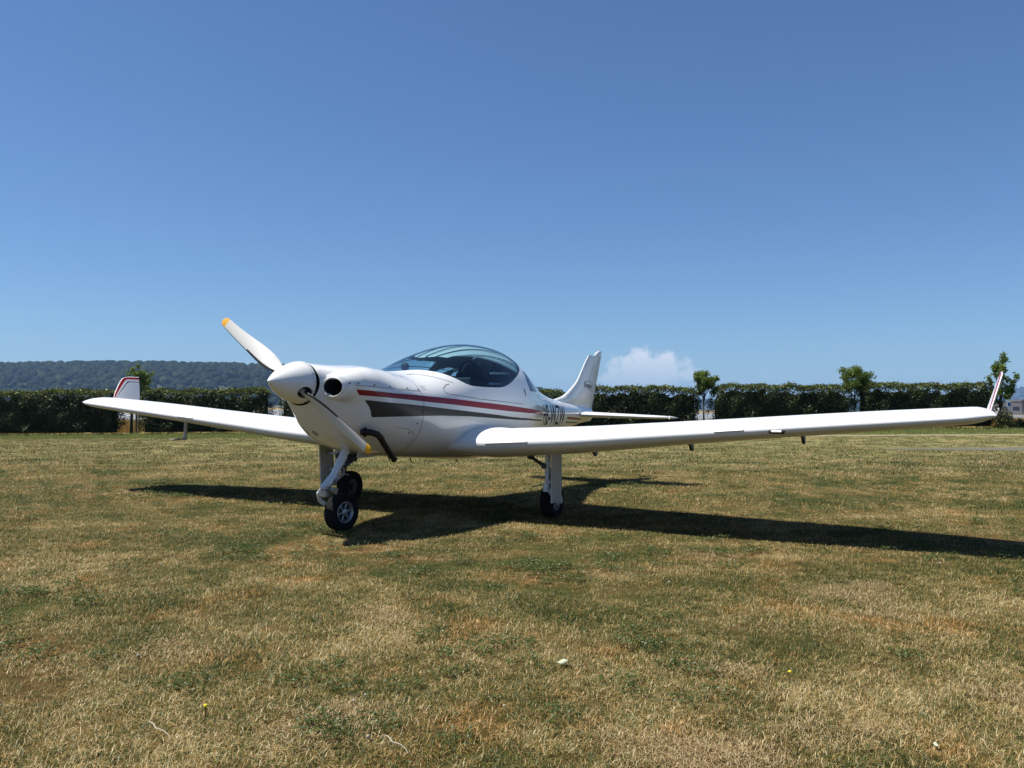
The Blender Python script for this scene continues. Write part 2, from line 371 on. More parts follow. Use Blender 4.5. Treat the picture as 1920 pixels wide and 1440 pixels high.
# ------------------------------------------------------------------ value noise for scattering
_tab = RNG.random((256, 256))
def vnoise(x, y, s):
    x = x*s+100; y = y*s+100; i = np.floor(x).astype(int); j = np.floor(y).astype(int); fx = sm(x-i); fy = sm(y-j)
    g = lambda a, b: _tab[a % 256, b % 256]
    return (g(i, j)*(1-fx)+g(i+1, j)*fx)*(1-fy)+(g(i, j+1)*(1-fx)+g(i+1, j+1)*fx)*fy

# ------------------------------------------------------------------ leaf / blade material
def blade_material(name, stops, trans=.35, lawn=True):
    m = bpy.data.materials.new(name); m.use_nodes = True; t = m.node_tree; t.nodes.clear()
    o = t.nodes.new('ShaderNodeOutputMaterial'); geo = t.nodes.new('ShaderNodeNewGeometry')
    at_ = N(t, 'ShaderNodeAttribute'); at_.attribute_name = 'v'
    if lawn:
        dry = grass_color_nodes(t, geo.outputs['Position'])
        oi = t.nodes.new('ShaderNodeObjectInfo')
        a = N(t, 'ShaderNodeMath', operation='MULTIPLY_ADD'); t.links.new(at_.outputs['Fac'], a.inputs[0]); a.inputs[1].default_value = .74; t.links.new(dry, a.inputs[2])
        b = N(t, 'ShaderNodeMath', operation='MULTIPLY_ADD'); t.links.new(oi.outputs['Random'], b.inputs[0]); b.inputs[1].default_value = .14; t.links.new(a.outputs[0], b.inputs[2])
        src = N(t, 'ShaderNodeMath', operation='SUBTRACT'); t.links.new(b.outputs[0], src.inputs[0]); src.inputs[1].default_value = .45; src = src.outputs[0]
    else: src = at_.outputs['Fac']
    c = ramp(t, src, stops)
    if lawn:
        rn = N(t, 'ShaderNodeTexNoise', i_Scale=2.1, i_Detail=4.0, i_Roughness=.6); ofs = N(t, 'ShaderNodeVectorMath', operation='ADD'); ofs.inputs[1].default_value = (17, 5, 0)
        t.links.new(geo.outputs['Position'], ofs.inputs[0]); t.links.new(ofs.outputs[0], rn.inputs['Vector'])
        rm = N(t, 'ShaderNodeMapRange', x1=.53, x2=.68, x3=0, x4=.55); t.links.new(rn.outputs['Fac'], rm.inputs[0])
        rx = N(t, 'ShaderNodeMix', data_type='RGBA', blend_type='MULTIPLY'); t.links.new(rm.outputs[0], rx.inputs[0]); t.links.new(c, rx.inputs[6]); rx.inputs[7].default_value = (1.25, .80, .55, 1)
        c = rx.outputs[2]
    df = N(t, 'ShaderNodeBsdfDiffuse'); tl = N(t, 'ShaderNodeBsdfTranslucent'); gl = N(t, 'ShaderNodeBsdfGlossy', i_Roughness=.45)
    gl.inputs[0].default_value = (.8, .8, .75, 1)
    t.links.new(c, df.inputs[0]); t.links.new(c, tl.inputs[0])
    m1 = N(t, 'ShaderNodeMixShader', x0=trans); t.links.new(df.outputs[0], m1.inputs[1]); t.links.new(tl.outputs[0], m1.inputs[2])
    m2 = N(t, 'ShaderNodeMixShader', x0=.025 if lawn else .02); t.links.new(m1.outputs[0], m2.inputs[1]); t.links.new(gl.outputs[0], m2.inputs[2]); t.links.new(m2.outputs[0], o.inputs[0])
    return m
BLADE = blade_material('grass_blades', [(.18, (.022, .032, .008)), (.32, GREEN), (.44, (.115, .135, .040)), (.54, OLIVE), (.63, BROWN), (.73, STRAW), (.90, (.62, .53, .31))])
CLOV = blade_material('clover_leaf', [(.0, (.035, .06, .014)), (1, (.085, .115, .03))], lawn=False)
FLOW = mat('clover_flower', (.42, .40, .32), .8)
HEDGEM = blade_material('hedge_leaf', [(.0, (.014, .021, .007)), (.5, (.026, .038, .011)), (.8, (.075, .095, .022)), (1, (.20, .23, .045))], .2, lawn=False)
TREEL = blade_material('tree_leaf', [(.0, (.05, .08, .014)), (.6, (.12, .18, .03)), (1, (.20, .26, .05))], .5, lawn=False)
BARK = mat('bark', (.07, .055, .04), .9, noise=(20, .7, (.12, .10, .08)), bump=(40, .6, .01))

def set_v(me, vals):
    a = me.attributes.new('v', 'FLOAT', 'POINT'); a.data.foreach_set('value', np.asarray(vals, dtype=np.float32))
def raw_mesh(name, V, F, m, vals=None):
    me = bpy.data.meshes.new(name); V = np.asarray(V, np.float32); F = np.asarray(F, np.int32)
    me.vertices.add(len(V)); me.vertices.foreach_set('co', V.ravel()); k = F.shape[1]
    me.loops.add(F.size); me.loops.foreach_set('vertex_index', F.ravel()); me.polygons.add(len(F))
    me.polygons.foreach_set('loop_start', np.arange(len(F), dtype=np.int32)*k); me.polygons.foreach_set('loop_total', np.full(len(F), k, np.int32))
    me.update(calc_edges=True); me.materials.append(m)
    if vals is not None: set_v(me, vals)
    return me
def tuft_mesh(nb, R, h0, h1, wid, seed, lean=.8):
    r = np.random.default_rng(seed); V = []; F = []; vals = []
    for k in range(nb):
        a = r.random()*2*math.pi; rad = R*math.sqrt(r.random()); bx, by = rad*math.cos(a), rad*math.sin(a)
        h = h0+(h1-h0)*r.random()**1.6; q = r.random()*2*math.pi; dx, dy = math.cos(q), math.sin(q); ln = h*lean*r.random()**.7*1.3
        w = wid*(.6+.7*r.random()); sx, sy = -dy*w/2, dx*w/2; b = len(V); v = r.random()
        V += [(bx-sx, by-sy, -.004), (bx+sx, by+sy, -.004), (bx+dx*ln*.45+sx*.8, by+dy*ln*.45+sy*.8, h*.62), (bx+dx*ln*.45-sx*.8, by+dy*ln*.45-sy*.8, h*.62),
              (bx+dx*ln, by+dy*ln, h*(1-.35*(ln/h)*.5))]
        F += [(b, b+1, b+2), (b, b+2, b+3), (b+3, b+2, b+4)]; vals += [v]*5
    return raw_mesh('tuft', V, F, BLADE, vals)
def clover_mesh(n, R, seed):
    r = np.random.default_rng(seed); V = []; F = []; vals = []
    for k in range(n):
        a = r.random()*6.283; rad = R*math.sqrt(r.random()); cx, cy = rad*math.cos(a), rad*math.sin(a); h = .012+.022*r.random(); v = r.random()
        for j in range(3):
            q = a+j*2.094; s = .0042+.002*r.random(); ex, ey = math.cos(q), math.sin(q); b = len(V); tz = (r.random()-.5)*.008
            V += [(cx, cy, h), (cx+ex*s-ey*s*.6, cy+ey*s+ex*s*.6, h+tz), (cx+ex*s*1.8, cy+ey*s*1.8, h+tz*.5), (cx+ex*s+ey*s*.6, cy+ey*s-ex*s*.6, h-tz)]
            F += [(b, b+1, b+2), (b, b+2, b+3)]; vals += [v]*4
    return raw_mesh('clover_patch', V, F, CLOV, vals)
def gn_scatter(name, pts, scales, rots, meshes, label_kind='stuff', tilt=None):
    """one object: points carrying scale and turn, each instancing one of the small meshes"""
    me = bpy.data.meshes.new(name); me.vertices.add(len(pts)); me.vertices.foreach_set('co', np.asarray(pts, np.float32).ravel()); me.update()
    a = me.attributes.new('s', 'FLOAT', 'POINT'); a.data.foreach_set('value', np.asarray(scales, np.float32))
    a = me.attributes.new('r', 'FLOAT', 'POINT'); a.data.foreach_set('value', np.asarray(rots, np.float32))
    a = me.attributes.new('k', 'INT', 'POINT'); a.data.foreach_set('value', RNG.integers(0, len(meshes), len(pts)).astype(np.int32))
    o = bpy.data.objects.new(name, me); COL.objects.link(o); o['kind'] = 'stuff'
    g = bpy.data.node_groups.new(name, 'GeometryNodeTree'); g.interface.new_socket('Geometry', in_out='INPUT', socket_type='NodeSocketGeometry'); g.interface.new_socket('Geometry', in_out='OUTPUT', socket_type='NodeSocketGeometry')
    gi = g.nodes.new('NodeGroupInput'); go = g.nodes.new('NodeGroupOutput'); L = g.links.new
    ip = g.nodes.new('GeometryNodeInstanceOnPoints'); L(gi.outputs[0], ip.inputs['Points'])
    gj = g.nodes.new('GeometryNodeJoinGeometry')
    src = []
    for m in meshes:
        so_ = bpy.data.objects.new(name+'_source', m); src.append(so_)
        oi = g.nodes.new('GeometryNodeObjectInfo'); oi.inputs['Object'].default_value = so_; oi.inputs['As Instance'].default_value = True; L(oi.outputs['Geometry'], gj.inputs[0])
    L(gj.outputs[0], ip.inputs['Instance']); ip.inputs['Pick Instance'].default_value = True
    na = g.nodes.new('GeometryNodeInputNamedAttribute'); na.data_type = 'INT'; na.inputs[0].default_value = 'k'; L(na.outputs[0], ip.inputs['Instance Index'])
    ns = g.nodes.new('GeometryNodeInputNamedAttribute'); ns.data_type = 'FLOAT'; ns.inputs[0].default_value = 's'; L(ns.outputs[0], ip.inputs['Scale'])
    nr = g.nodes.new('GeometryNodeInputNamedAttribute'); nr.data_type = 'FLOAT'; nr.inputs[0].default_value = 'r'
    cx = g.nodes.new('ShaderNodeCombineXYZ'); L(nr.outputs[0], cx.inputs[2])
    e2 = g.nodes.new('FunctionNodeEulerToRotation'); L(cx.outputs[0], e2.inputs[0]); L(e2.outputs[0], ip.inputs['Rotation'])
    L(ip.outputs[0], go.inputs[0]); md = o.modifiers.new('scatter', 'NODES'); md.node_group = g
    return o
def field_points(w0, w1, dens, margin=1.12, power=1.0):
    """random ground points between two depths inside the viewed wedge (a little wider)"""
    ext = 1.2; area = (w1*w1-w0*w0)*.63+2*ext*(w1-w0); n = int(area*dens); w = w0+(w1-w0)*RNG.random(n*3)
    w = w[RNG.random(n*3) < (.63*w+ext)/(.63*w1+ext)][:n]; u = (RNG.random(len(w))*2-1)*(.63*w+ext)
    x = CAM[0]+DH[0]*w+RH[0]*u; y = CAM[1]+DH[1]*w+RH[1]*u
    return x, y, w
def build_lawn():
    near = [tuft_mesh(34, .036, .005, .024, .0019, 10+i, 1.7) for i in range(9)]
    P = []; Sc = []
    for (a, b, d) in ((1.0, 3.2, 2300), (3.2, 4.8, 1900), (4.8, 8, 1000), (8, 13, 330)):
        x, y, w = field_points(a, b, d, 1.2); bare = vnoise(x, y, 1.1)*.6+vnoise(x, y, 3.3)*.4
        k = (bare < .70) | (RNG.random(len(x)) < .35); x, y, w, bare = x[k], y[k], w[k], bare[k]
        P.append(np.stack([x, y, terrain(x, y)], -1)); Sc.append((.55+.75*RNG.random(len(x)))*(1.2-.55*bare)*(1 if b < 9 else 1.5))
    P = np.concatenate(P); Sc = np.concatenate(Sc)
    o = gn_scatter('grass', P, Sc, RNG.random(len(P))*6.28, near)
    tag(o, 'short mown half dried lawn grass around the aircraft', 'grass')
    far = [tuft_mesh(22, .16, .02, .055, .009, 40+i) for i in range(5)]
    P = []; Sc = []
    for (a, b, d) in ((12, 22, 26), (22, 36, 12)):
        x, y, w = field_points(a, b, d, 1.1); u = (x-CAM[0])*RH[0]+(y-CAM[1])*RH[1]; k = ~((u > 9.6) & (w > 20.2) & (w < 22.1)) & ~((u > 3.5) & (w > 30.5) & (w < 32.0)); x, y = x[k], y[k]; P.append(np.stack([x, y, terrain(x, y)], -1)); Sc.append(.5+.55*RNG.random(len(x)))
    P = np.concatenate(P); o = gn_scatter('distant_grass', P, np.concatenate(Sc), RNG.random(len(P))*6.28, far)
    tag(o, 'distant lawn grass thinning towards the hedge', 'grass')
    tall = [tuft_mesh(12, .05, .03, .075, .0022, 70+i, 1.2) for i in range(4)]
    x, y, w = field_points(1.7, 9, 5, 1.2); k = vnoise(x, y, .9) > .45; x, y = x[k], y[k]
    o = gn_scatter('long_grass_tufts', np.stack([x, y, terrain(x, y)], -1), .6+.6*RNG.random(len(x)), RNG.random(len(x))*6.28, tall)
    tag(o, 'scattered longer grass tufts in the foreground lawn', 'grass')
    cl = [clover_mesh(30, .06, 90+i) for i in range(4)]
    x, y, w = field_points(1.7, 12, 60, 1.2); k = (vnoise(x, y, 1.3)*.4+vnoise(x+7, y, 4.0)*.35+.25*RNG.random(len(x))) > .66; x, y = x[k], y[k]
    o = gn_scatter('clover', np.stack([x, y, terrain(x, y)+.004], -1), .8+.5*RNG.random(len(x)), RNG.random(len(x))*6.28, cl)
    tag(o, 'dark green clover patches in the dry lawn', 'clover')
    # bleached mats of dead straw
    STR = blade_material('dead_straw', [(.0, (.16, .10, .040)), (.5, (.31, .225, .105)), (1, (.50, .41, .24))], .2, lawn=False)
    sm2 = [tuft_mesh(30, .045, .003, .009, .0017, 200+i, 3.4) for i in range(5)]
    for m in sm2: m.materials.clear(); m.materials.append(STR)
    P = []; r = np.random.default_rng(77)
    for (px, py, rx, ry, n) in ((1600, 1118, .22, .10, 300), (1622, 1100, .12, .06, 110), (1640, 1150, .14, .05, 90), (1310, 1420, .20, .055, 420), (735, 1165, .12, .05, 120), (700, 1150, .10, .05, 60), (1345, 1048, .14, .08, 70), (1390, 1265, .10, .06, 70), (340, 1225, .14, .06, 80), (650, 1345, .14, .05, 110), (560, 1380, .16, .05, 90), (1560, 1370, .2, .05, 110), (1900, 1300, .18, .06, 120), (1420, 880, .7, .35, 160), (1130, 860, .6, .4, 100), (560, 860, .5, .3, 90)):
        v = _d+_rr*(px-960)/FPX+_uu*(720-py)/FPX; c = CAM+v*(-CAM[2]/v[2]); n = int(n*.42); a = r.normal(size=(n, 2))*.62
        P.append(np.stack([c[0]+RH[0]*a[:, 0]*rx+DH[0]*a[:, 1]*ry*2, c[1]+RH[1]*a[:, 0]*rx+DH[1]*a[:, 1]*ry*2, np.full(n, .006)], -1))
    P = np.concatenate(P); P[:, 2] += terrain(P[:, 0], P[:, 1])+.012*r.random(len(P)); o = gn_scatter('dead_straw', P, .7+.8*r.random(len(P)), r.random(len(P))*6.28, sm2)
    tag(o, 'bleached mats of dead straw lying in the lawn', 'straw')
    # white clover heads
    mb = MB()
    for i in range(3):
        mb.lathe((.004, 0, .018), (0, 0, 1), [(-.005, .002), (-.002, .0055), (.001, .006), (.004, .003), (.005, .0005)], 7)
    me = raw_mesh('clover_head', *(lambda v, f: (v, f))(mb.v, [f[:3] for f in mb.f if len(f) >= 3]+[(f[0], f[2], f[3]) for f in mb.f if len(f) == 4]), FLOW)
    x, y, w = field_points(1.9, 11, 6, 1.15); k = vnoise(x, y, 1.3) > .5; x, y = x[k], y[k]
    o = gn_scatter('clover_flowers', np.stack([x, y, terrain(x, y)], -1), .6+.6*RNG.random(len(x)), RNG.random(len(x))*6.28, [me])
    tag(o, 'small white clover flower heads dotted over the lawn', 'flowers')
    rim = [tuft_mesh(30, .2, .10, .26, .012, 120+i, .6) for i in range(4)]
    n = 9500; w = 32.2+RNG.random(n)*6.4; u = (RNG.random(n)*2-1)*28; x = CAM[0]+DH[0]*w+RH[0]*u; y = CAM[1]+DH[1]*w+RH[1]*u
    RIMG = blade_material('rim_grass', [(.0, (.08, .105, .025)), (.6, (.17, .20, .05)), (1, (.30, .30, .10))], .4, lawn=False)
    for m in rim: m.materials.clear(); m.materials.append(RIMG)
    o = gn_scatter('unmown_grass', np.stack([x, y, terrain(x, y)], -1), .22+.75*RNG.random(n)*np.clip((w-31.5)/6, 0, 1), RNG.random(n)*6.28, rim)
    tag(o, 'bright unmown grass strip along the foot of the hedge', 'grass')
    WHT = blade_material('wheat', [(.0, (.20, .13, .035)), (1, (.36, .25, .08))], .3, lawn=False)
    wm = [tuft_mesh(26, .3, .5, .75, .02, 160+i, .25) for i in range(3)]
    for m in wm: m.materials.clear(); m.materials.append(WHT)
    n = 9000; w = 42+RNG.random(n)*22; u = (RNG.random(n)*2-1)*.66*w; x = CAM[0]+DH[0]*w+RH[0]*u; y = CAM[1]+DH[1]*w+RH[1]*u
    o = gn_scatter('ripe_crop', np.stack([x, y, terrain(x, y)], -1), .6+.3*RNG.random(n), RNG.random(n)*6.28, wm)
    tag(o, 'golden ripe crop field behind the hedge', 'crop')
build_lawn()

# ------------------------------------------------------------------ hedges and trees
def leaf_cloud(C, size, r, nrm=None, up=.35):
    n = len(C); d = r.normal(size=(n, 3)); 
    if nrm is not None: d = d*.8+nrm
    d[:, 2] += up; d /= np.linalg.norm(d, axis=1)[:, None]
    a = r.normal(size=(n, 3)); a -= d*(a*d).sum(1)[:, None]; a /= np.linalg.norm(a, axis=1)[:, None]; b = np.cross(d, a)
    s = (size*(.6+.8*r.random(n)))[:, None]
    V = np.stack([C-a*s, C-b*s*.42+d*s*.1, C+a*s, C+b*s*.42+d*s*.1], 1).reshape(-1, 3)
    F = np.arange(4*n).reshape(n, 4); return V, F
def link_raw(name, me, parent=None, **kw):
    o = bpy.data.objects.new(name, me); COL.objects.link(o)
    if parent is not None: o.parent = parent
    return o
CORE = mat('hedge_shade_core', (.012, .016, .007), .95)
def hedge(px0, px1, W, H, thick, label, nleaf, seed):
    r = np.random.default_rng(seed); root = empty('hedge', tuple(at((px0+px1)/2, W))); tag(root, label, 'hedge', 'clipped hedge segments behind the lawn')
    L = (px1-px0)/FPX*W; u0 = (px0-960)/FPX*W
    def prof(s): return H*(1+.018*np.sin(s*1.1+seed)+.014*np.sin(s*4.1+seed*2)+.010*np.sin(s*9.3))
    O = np.array(root.location)
    def wpos(s, t, z):
        u = u0+s; w = W+t; x = CAM[0]+DH[0]*w+RH[0]*u; y = CAM[1]+DH[1]*w+RH[1]*u
        return np.stack([x-O[0], y-O[1], terrain(x, y)+z-O[2]], -1)
    n = int(nleaf*2.1*L); s = r.random(n)*L; hh = prof(s); kind = r.random(n)
    t = np.where(kind < .60, -thick/2, (r.random(n)-.5)*thick); z = np.where(kind < .60, r.random(n)*hh, hh-.22*r.random(n)**2)
    ends = kind > .9; s = np.where(ends, np.where(r.random(n) < .5, 0, L), s); z = np.where(ends, r.random(n)*hh, z)
    lump = .10*np.sin(s*2.3+z*3+seed)+.08*np.sin(s*5.1-z*4.7)+.07*r.normal(size=n)
    low = np.clip((.45-z)/.45, 0, 1)      # the bottom draws in to bare stems
    t = np.where(kind < .6, t+lump+low*.28*r.random(n), t+.06*r.normal(size=n)); z = np.where(kind >= .6, z+lump*.35+.04*r.normal(size=n), z)
    s = np.where(ends, s+lump*np.where(s < L/2, 1, -1)+np.where(s < L/2, 1, -1)*low*.5, s)
    rnd = (1-np.minimum(np.minimum(s, L-s), .45)/.45)**2; z = np.where(z > hh*.7, z-rnd*.28, z)
    keep = (z > .12+.22*r.random(n)); s, t, z, kind, hh = s[keep], t[keep], z[keep], kind[keep], hh[keep]; n = len(s)
    nrm = np.where((kind < .6)[:, None], np.array([[-DH[0], -DH[1], .3]])*1.0, np.array([[0, 0, 1.2]]))
    V, F = leaf_cloud(wpos(s, t, z), .053, r, nrm); vv = np.clip(.15+.5*r.random(n)+.6*np.clip((z-hh*.70)/(hh*.30), 0, 1)*r.random(n), 0, 1)  # leaf colour lightened towards the top, painting in sunlit crown and shaded face
    # fresh shoots standing out of the clipped top
    m = int(L*60); s2 = r.random(m)*L; ph = prof(s2); hs = (.02+.10*r.random(m)**5); t2 = (r.random(m)-.5)*thick
    s3 = np.repeat(s2, 4); f4 = np.tile(np.linspace(.2, 1, 4), m); z3 = np.repeat(ph, 4)+np.repeat(hs, 4)*f4; t3 = np.repeat(t2, 4)+.03*r.normal(size=4*m)
    e = (1-np.minimum(np.minimum(s3, L-s3), .45)/.45)**2; z3 = z3-e*.28
    V2, F2 = leaf_cloud(wpos(s3+.02*r.normal(size=4*m), t3, z3), .042, r, None, .2)
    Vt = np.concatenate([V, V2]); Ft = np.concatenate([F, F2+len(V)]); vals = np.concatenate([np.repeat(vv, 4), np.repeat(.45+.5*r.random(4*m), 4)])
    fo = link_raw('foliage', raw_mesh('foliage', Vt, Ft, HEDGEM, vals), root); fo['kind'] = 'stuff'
    # dense inner twig mass, coloured near black for the shade inside the hedge
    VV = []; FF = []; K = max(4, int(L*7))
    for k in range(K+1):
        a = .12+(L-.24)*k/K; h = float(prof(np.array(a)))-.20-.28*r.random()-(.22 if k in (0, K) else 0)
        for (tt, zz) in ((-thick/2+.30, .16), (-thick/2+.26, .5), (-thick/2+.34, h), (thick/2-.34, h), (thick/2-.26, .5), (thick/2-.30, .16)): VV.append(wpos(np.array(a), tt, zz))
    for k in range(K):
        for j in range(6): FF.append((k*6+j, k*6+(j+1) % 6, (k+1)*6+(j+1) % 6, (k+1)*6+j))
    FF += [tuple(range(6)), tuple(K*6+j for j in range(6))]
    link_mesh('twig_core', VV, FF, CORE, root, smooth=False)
    mb = MB()
    for k in range(int(L*2.6)):
        a = r.random()*L; tt = (r.random()-.5)*thick*.6; p = wpos(np.array(a), tt, 0.); q = wpos(np.array(a+.1*r.normal()), tt+.1*r.normal(), .7); mb.tube([p, (p+q)/2+r.normal(size=3)*.02, q], [.03, .022, .012], 5)
    o = mb.build('stems', BARK, root); o['kind'] = 'stuff'
HEDGE_W = 38.0
hedge(-330, 222, HEDGE_W, 2.08, 1.1, 'clipped dark hedge at the left edge of the picture, left of the dark post', 1150, 1)
hedge(273, 505, HEDGE_W, 2.10, 1.1, 'clipped hedge behind the far wing between the dark post and the spinner', 1150, 2)
hedge(530, 775, HEDGE_W, 2.08, 1.1, 'clipped hedge hidden behind the cowling and nose of the aircraft', 500, 3)
hedge(800, 1062, HEDGE_W, 1.98, 1.1, 'clipped hedge seen low between the canopy and the tail fin', 800, 4)
hedge(1078, 1305, HEDGE_W, 2.06, 1.1, 'clipped hedge right of the tail fin above the tailplane', 1150, 5)
hedge(1338, 1590, HEDGE_W, 2.10, 1.1, 'clipped hedge between the two round headed trees on the right', 1150, 6)
hedge(1612, 1856, HEDGE_W, 2.12, 1.1, 'clipped hedge with humped top ending at the near winglet', 1150, 7)

def tree(px, W, trunk_h, crown_c, crown_r, label, nleaf, seed, size=.06, trunk_r=.05, gaps=.5, spiky=0.0):
    r = np.random.default_rng(seed); b = at(px, W); root = empty('tree', tuple(b)); tag(root, label, 'tree', 'young trees standing in the hedge gaps')
    mb = MB(); top = trunk_h+crown_r[1]*1.3
    tr = [(0, 0, 0), (.02, .01, top*.35), (-.01, .02, top*.7), (.01, 0, top)]; mb.tube(tr, [trunk_r, trunk_r*.8, trunk_r*.55, .01], 8)
    mb.build('trunk', BARK, root)
    cl = []; lb = MB()
    for k in range(26):
        z0 = trunk_h*(.75)+r.random()*(crown_c+crown_r[1]*.5-trunk_h*.75)
        a = r.random()*6.283; rr_ = (.55+.45*r.random()); v = r.normal(size=3); v /= np.linalg.norm(v)
        e = np.array([v[0]*crown_r[0]*rr_, v[1]*crown_r[0]*rr_, crown_c+v[2]*crown_r[1]*rr_+spiky*max(0, v[2])*r.random()])
        s = np.array([0, 0, min(z0, e[2]-.05)]); mid = (s+e)/2+np.array([0, 0, -.05]); lb.tube([s, mid, e], [.018, .011, .004], 5); cl.append((mid*.35+e*.65, .6)); cl.append((e, 1.0))
        if spiky: cl.append((e+np.array([0, 0, .12]), .5))
    lb.build('branches', BARK, root)
    P = []; per = nleaf//len(cl)
    for c, s in cl: P.append(np.asarray(c)+r.normal(size=(per, 3))*np.array([.16, .16, .13])*crown_r[0]*1.25*gaps)
    P = np.concatenate(P); V, F = leaf_cloud(P, size, r, None, .4)
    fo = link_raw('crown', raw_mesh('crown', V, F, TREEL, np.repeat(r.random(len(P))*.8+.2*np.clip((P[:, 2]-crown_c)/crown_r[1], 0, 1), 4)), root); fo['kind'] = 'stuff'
tree(262, 40.0, 1.5, 2.55, (.62, .80), 'sapling with yellowish leaves behind the far winglet, in the hedge gap', 3600, 21, .05, .035, .55)
tree(1320, 38.3, 1.3, 2.32, (.66, .58), 'smaller round headed tree in the gap right of the tailplane tip', 5200, 22, .055, .05, .6)
tree(1603, 38.3, 1.3, 2.36, (.84, .74), 'larger round headed tree in the hedge between the middle and right segments', 6800, 23, .055, .05, .6)
tree(1876, 37.6, .7, 2.15, (.72, 1.05), 'open spiky shrub-like tree behind the near winglet', 4600, 24, .055, .05, .42, .4)

# low dark undergrowth beneath the right-hand tree
def shrub(px, W, rad, h, label, n, seed):
    r = np.random.default_rng(seed); root = empty('shrub', tuple(at(px, W))); tag(root, label, 'shrub')
    P = r.normal(size=(n, 3)); P /= np.linalg.norm(P, axis=1)[:, None]; P *= (.5+.5*r.random(n))[:, None]; P *= [rad, rad, h]; P[:, 2] = np.abs(P[:, 2])
    V, F = leaf_cloud(P, .05, r); o = link_raw('foliage', raw_mesh('foliage', V, F, HEDGEM, np.repeat(r.random(n), 4)), root); o['kind'] = 'stuff'
    mb = MB()
    for k in range(7): e = r.normal(size=3)*[rad*.5, rad*.5, 0]+[0, 0, h*.8]; mb.tube([(0, 0, 0), e*.5, e], [.02, .014, .005], 5)
    mb.build('stems', BARK, root)
shrub(1884, 37.2, .42, 1.0, 'dark low shrub under the spiky tree at the right', 1500, 31)
shrub(1912, 37.8, .40, .5, 'small green bush at the right edge beside the sign post', 900, 32)

# ------------------------------------------------------------------ things in the gaps
POSTM = mat('weathered_dark_post', (.02, .018, .016), .85, noise=(20, .7, (.05, .045, .04))); GALV = mat('galvanised_steel', (.42, .44, .46), .45, metal=.7)
WPAINT = mat('white_barrier_paint', (.72, .72, .70), .5); RSIGN = mat('sign_red', (.45, .01, .02), .45); BSIGN = mat('sign_blue', (.02, .08, .30), .45)
p = at(248, 38.2); r_ = empty('hedge_gap_post', tuple(p)); tag(r_, 'dark round timber post standing in the left hedge gap', 'post')
mb = MB(); mb.tube([(0, 0, -.2), (0, 0, .7), (0.01, 0, 1.45)], [.07, .065, .06], 10); mb.build('shaft', POSTM, r_)
mb = MB(); mb.lathe((0.01, 0, 1.45), (0, 0, 1), [(0, .066), (.03, .066), (.05, .03), (.052, .001)], 10); mb.build('cap', POSTM, r_)
p = at(257, 41.0); r_ = empty('barrier', tuple(p)); tag(r_, 'slim boom barrier with white pole and dark counterweight behind the hedge gap', 'barrier')
R3 = lambda u, z, t=0: np.array([RH[0]*u+DH[0]*t, RH[1]*u+DH[1]*t, z])
mb = MB(); mb.box((0, 0, .62), (.07, .07, 1.3), bev=.01); mb.build('stand', DSTEEL, r_)
mb = MB(); mb.tube([R3(-.85, .78), R3(.5, 1.12)], .026, 8); mb.build('boom', WPAINT, r_)
mb = MB(); mb.box(R3(.38, .95), (.42, .42, .26), bev=.03); mb.build('counterweight', DSTEEL, r_)
p = at(1891, 40.0); r_ = empty('road_sign', tuple(p)); tag(r_, 'round red bordered sign with blue and white plate on a grey pole at right', 'sign')
mb = MB(); mb.tube([(0, 0, -.1), (0, 0, 2.05)], .035, 10); mb.build('pole', GALV, r_)
F3 = (-DH[0], -DH[1], 0)
mb = MB(); mb.lathe((-DH[0]*.05, -DH[1]*.05, 1.80), F3, [(0, .001), (0, .24), (.015, .24), (.015, .165)], 28); mb.build('border', RSIGN, r_)
mb = MB(); mb.lathe((-DH[0]*.05, -DH[1]*.05, 1.80), F3, [(.014, .165), (.0141, .001)], 28); mb.build('face', WPAINT, r_)
def facebox(u, z, su, sz, t, th=.012):
    R = np.array([[RH[0], DH[0], 0], [RH[1], DH[1], 0], [0, 0, 1]]); return dict(c=R3(u, z, t), sz=(su, th, sz), rot=R)
mb = MB(); k = facebox(0, 1.28, .20, .46, -.05); mb.box(k['c'], k['sz'], rot=k['rot']); mb.build('plate', WPAINT, r_, smooth=False)
mb = MB(); k = facebox(0, 1.16, .15, .18, -.062); mb.box(k['c'], k['sz'], rot=k['rot']); mb.build('blue_panel', BSIGN, r_, smooth=False)
# a chain link style boundary fence far behind
FENCE = mat('fence_post_grey', (.35, .36, .37), .6, metal=.4)
r_ = empty('wire_fence', tuple(at(960, 66))); tag(r_, 'thin wire boundary fence beyond the crop field', 'fence'); O = np.array(r_.location)
for px in range(-20, 1960, 44):
    mb = MB(); q = at(px, 66)-O; mb.tube([q, q+[0, 0, 1.5]], .03, 5); mb.build('fence_post', FENCE, r_)
mb = MB()
for z in (.4, .8, 1.2, 1.48):
    q = at(-40, 66)-O; s_ = at(2000, 66)-O; mb.tube([q+[0, 0, z], (q+s_)/2+[0, 0, z], s_+[0, 0, z]], .008, 4)
mb.build('wires', FENCE, r_)

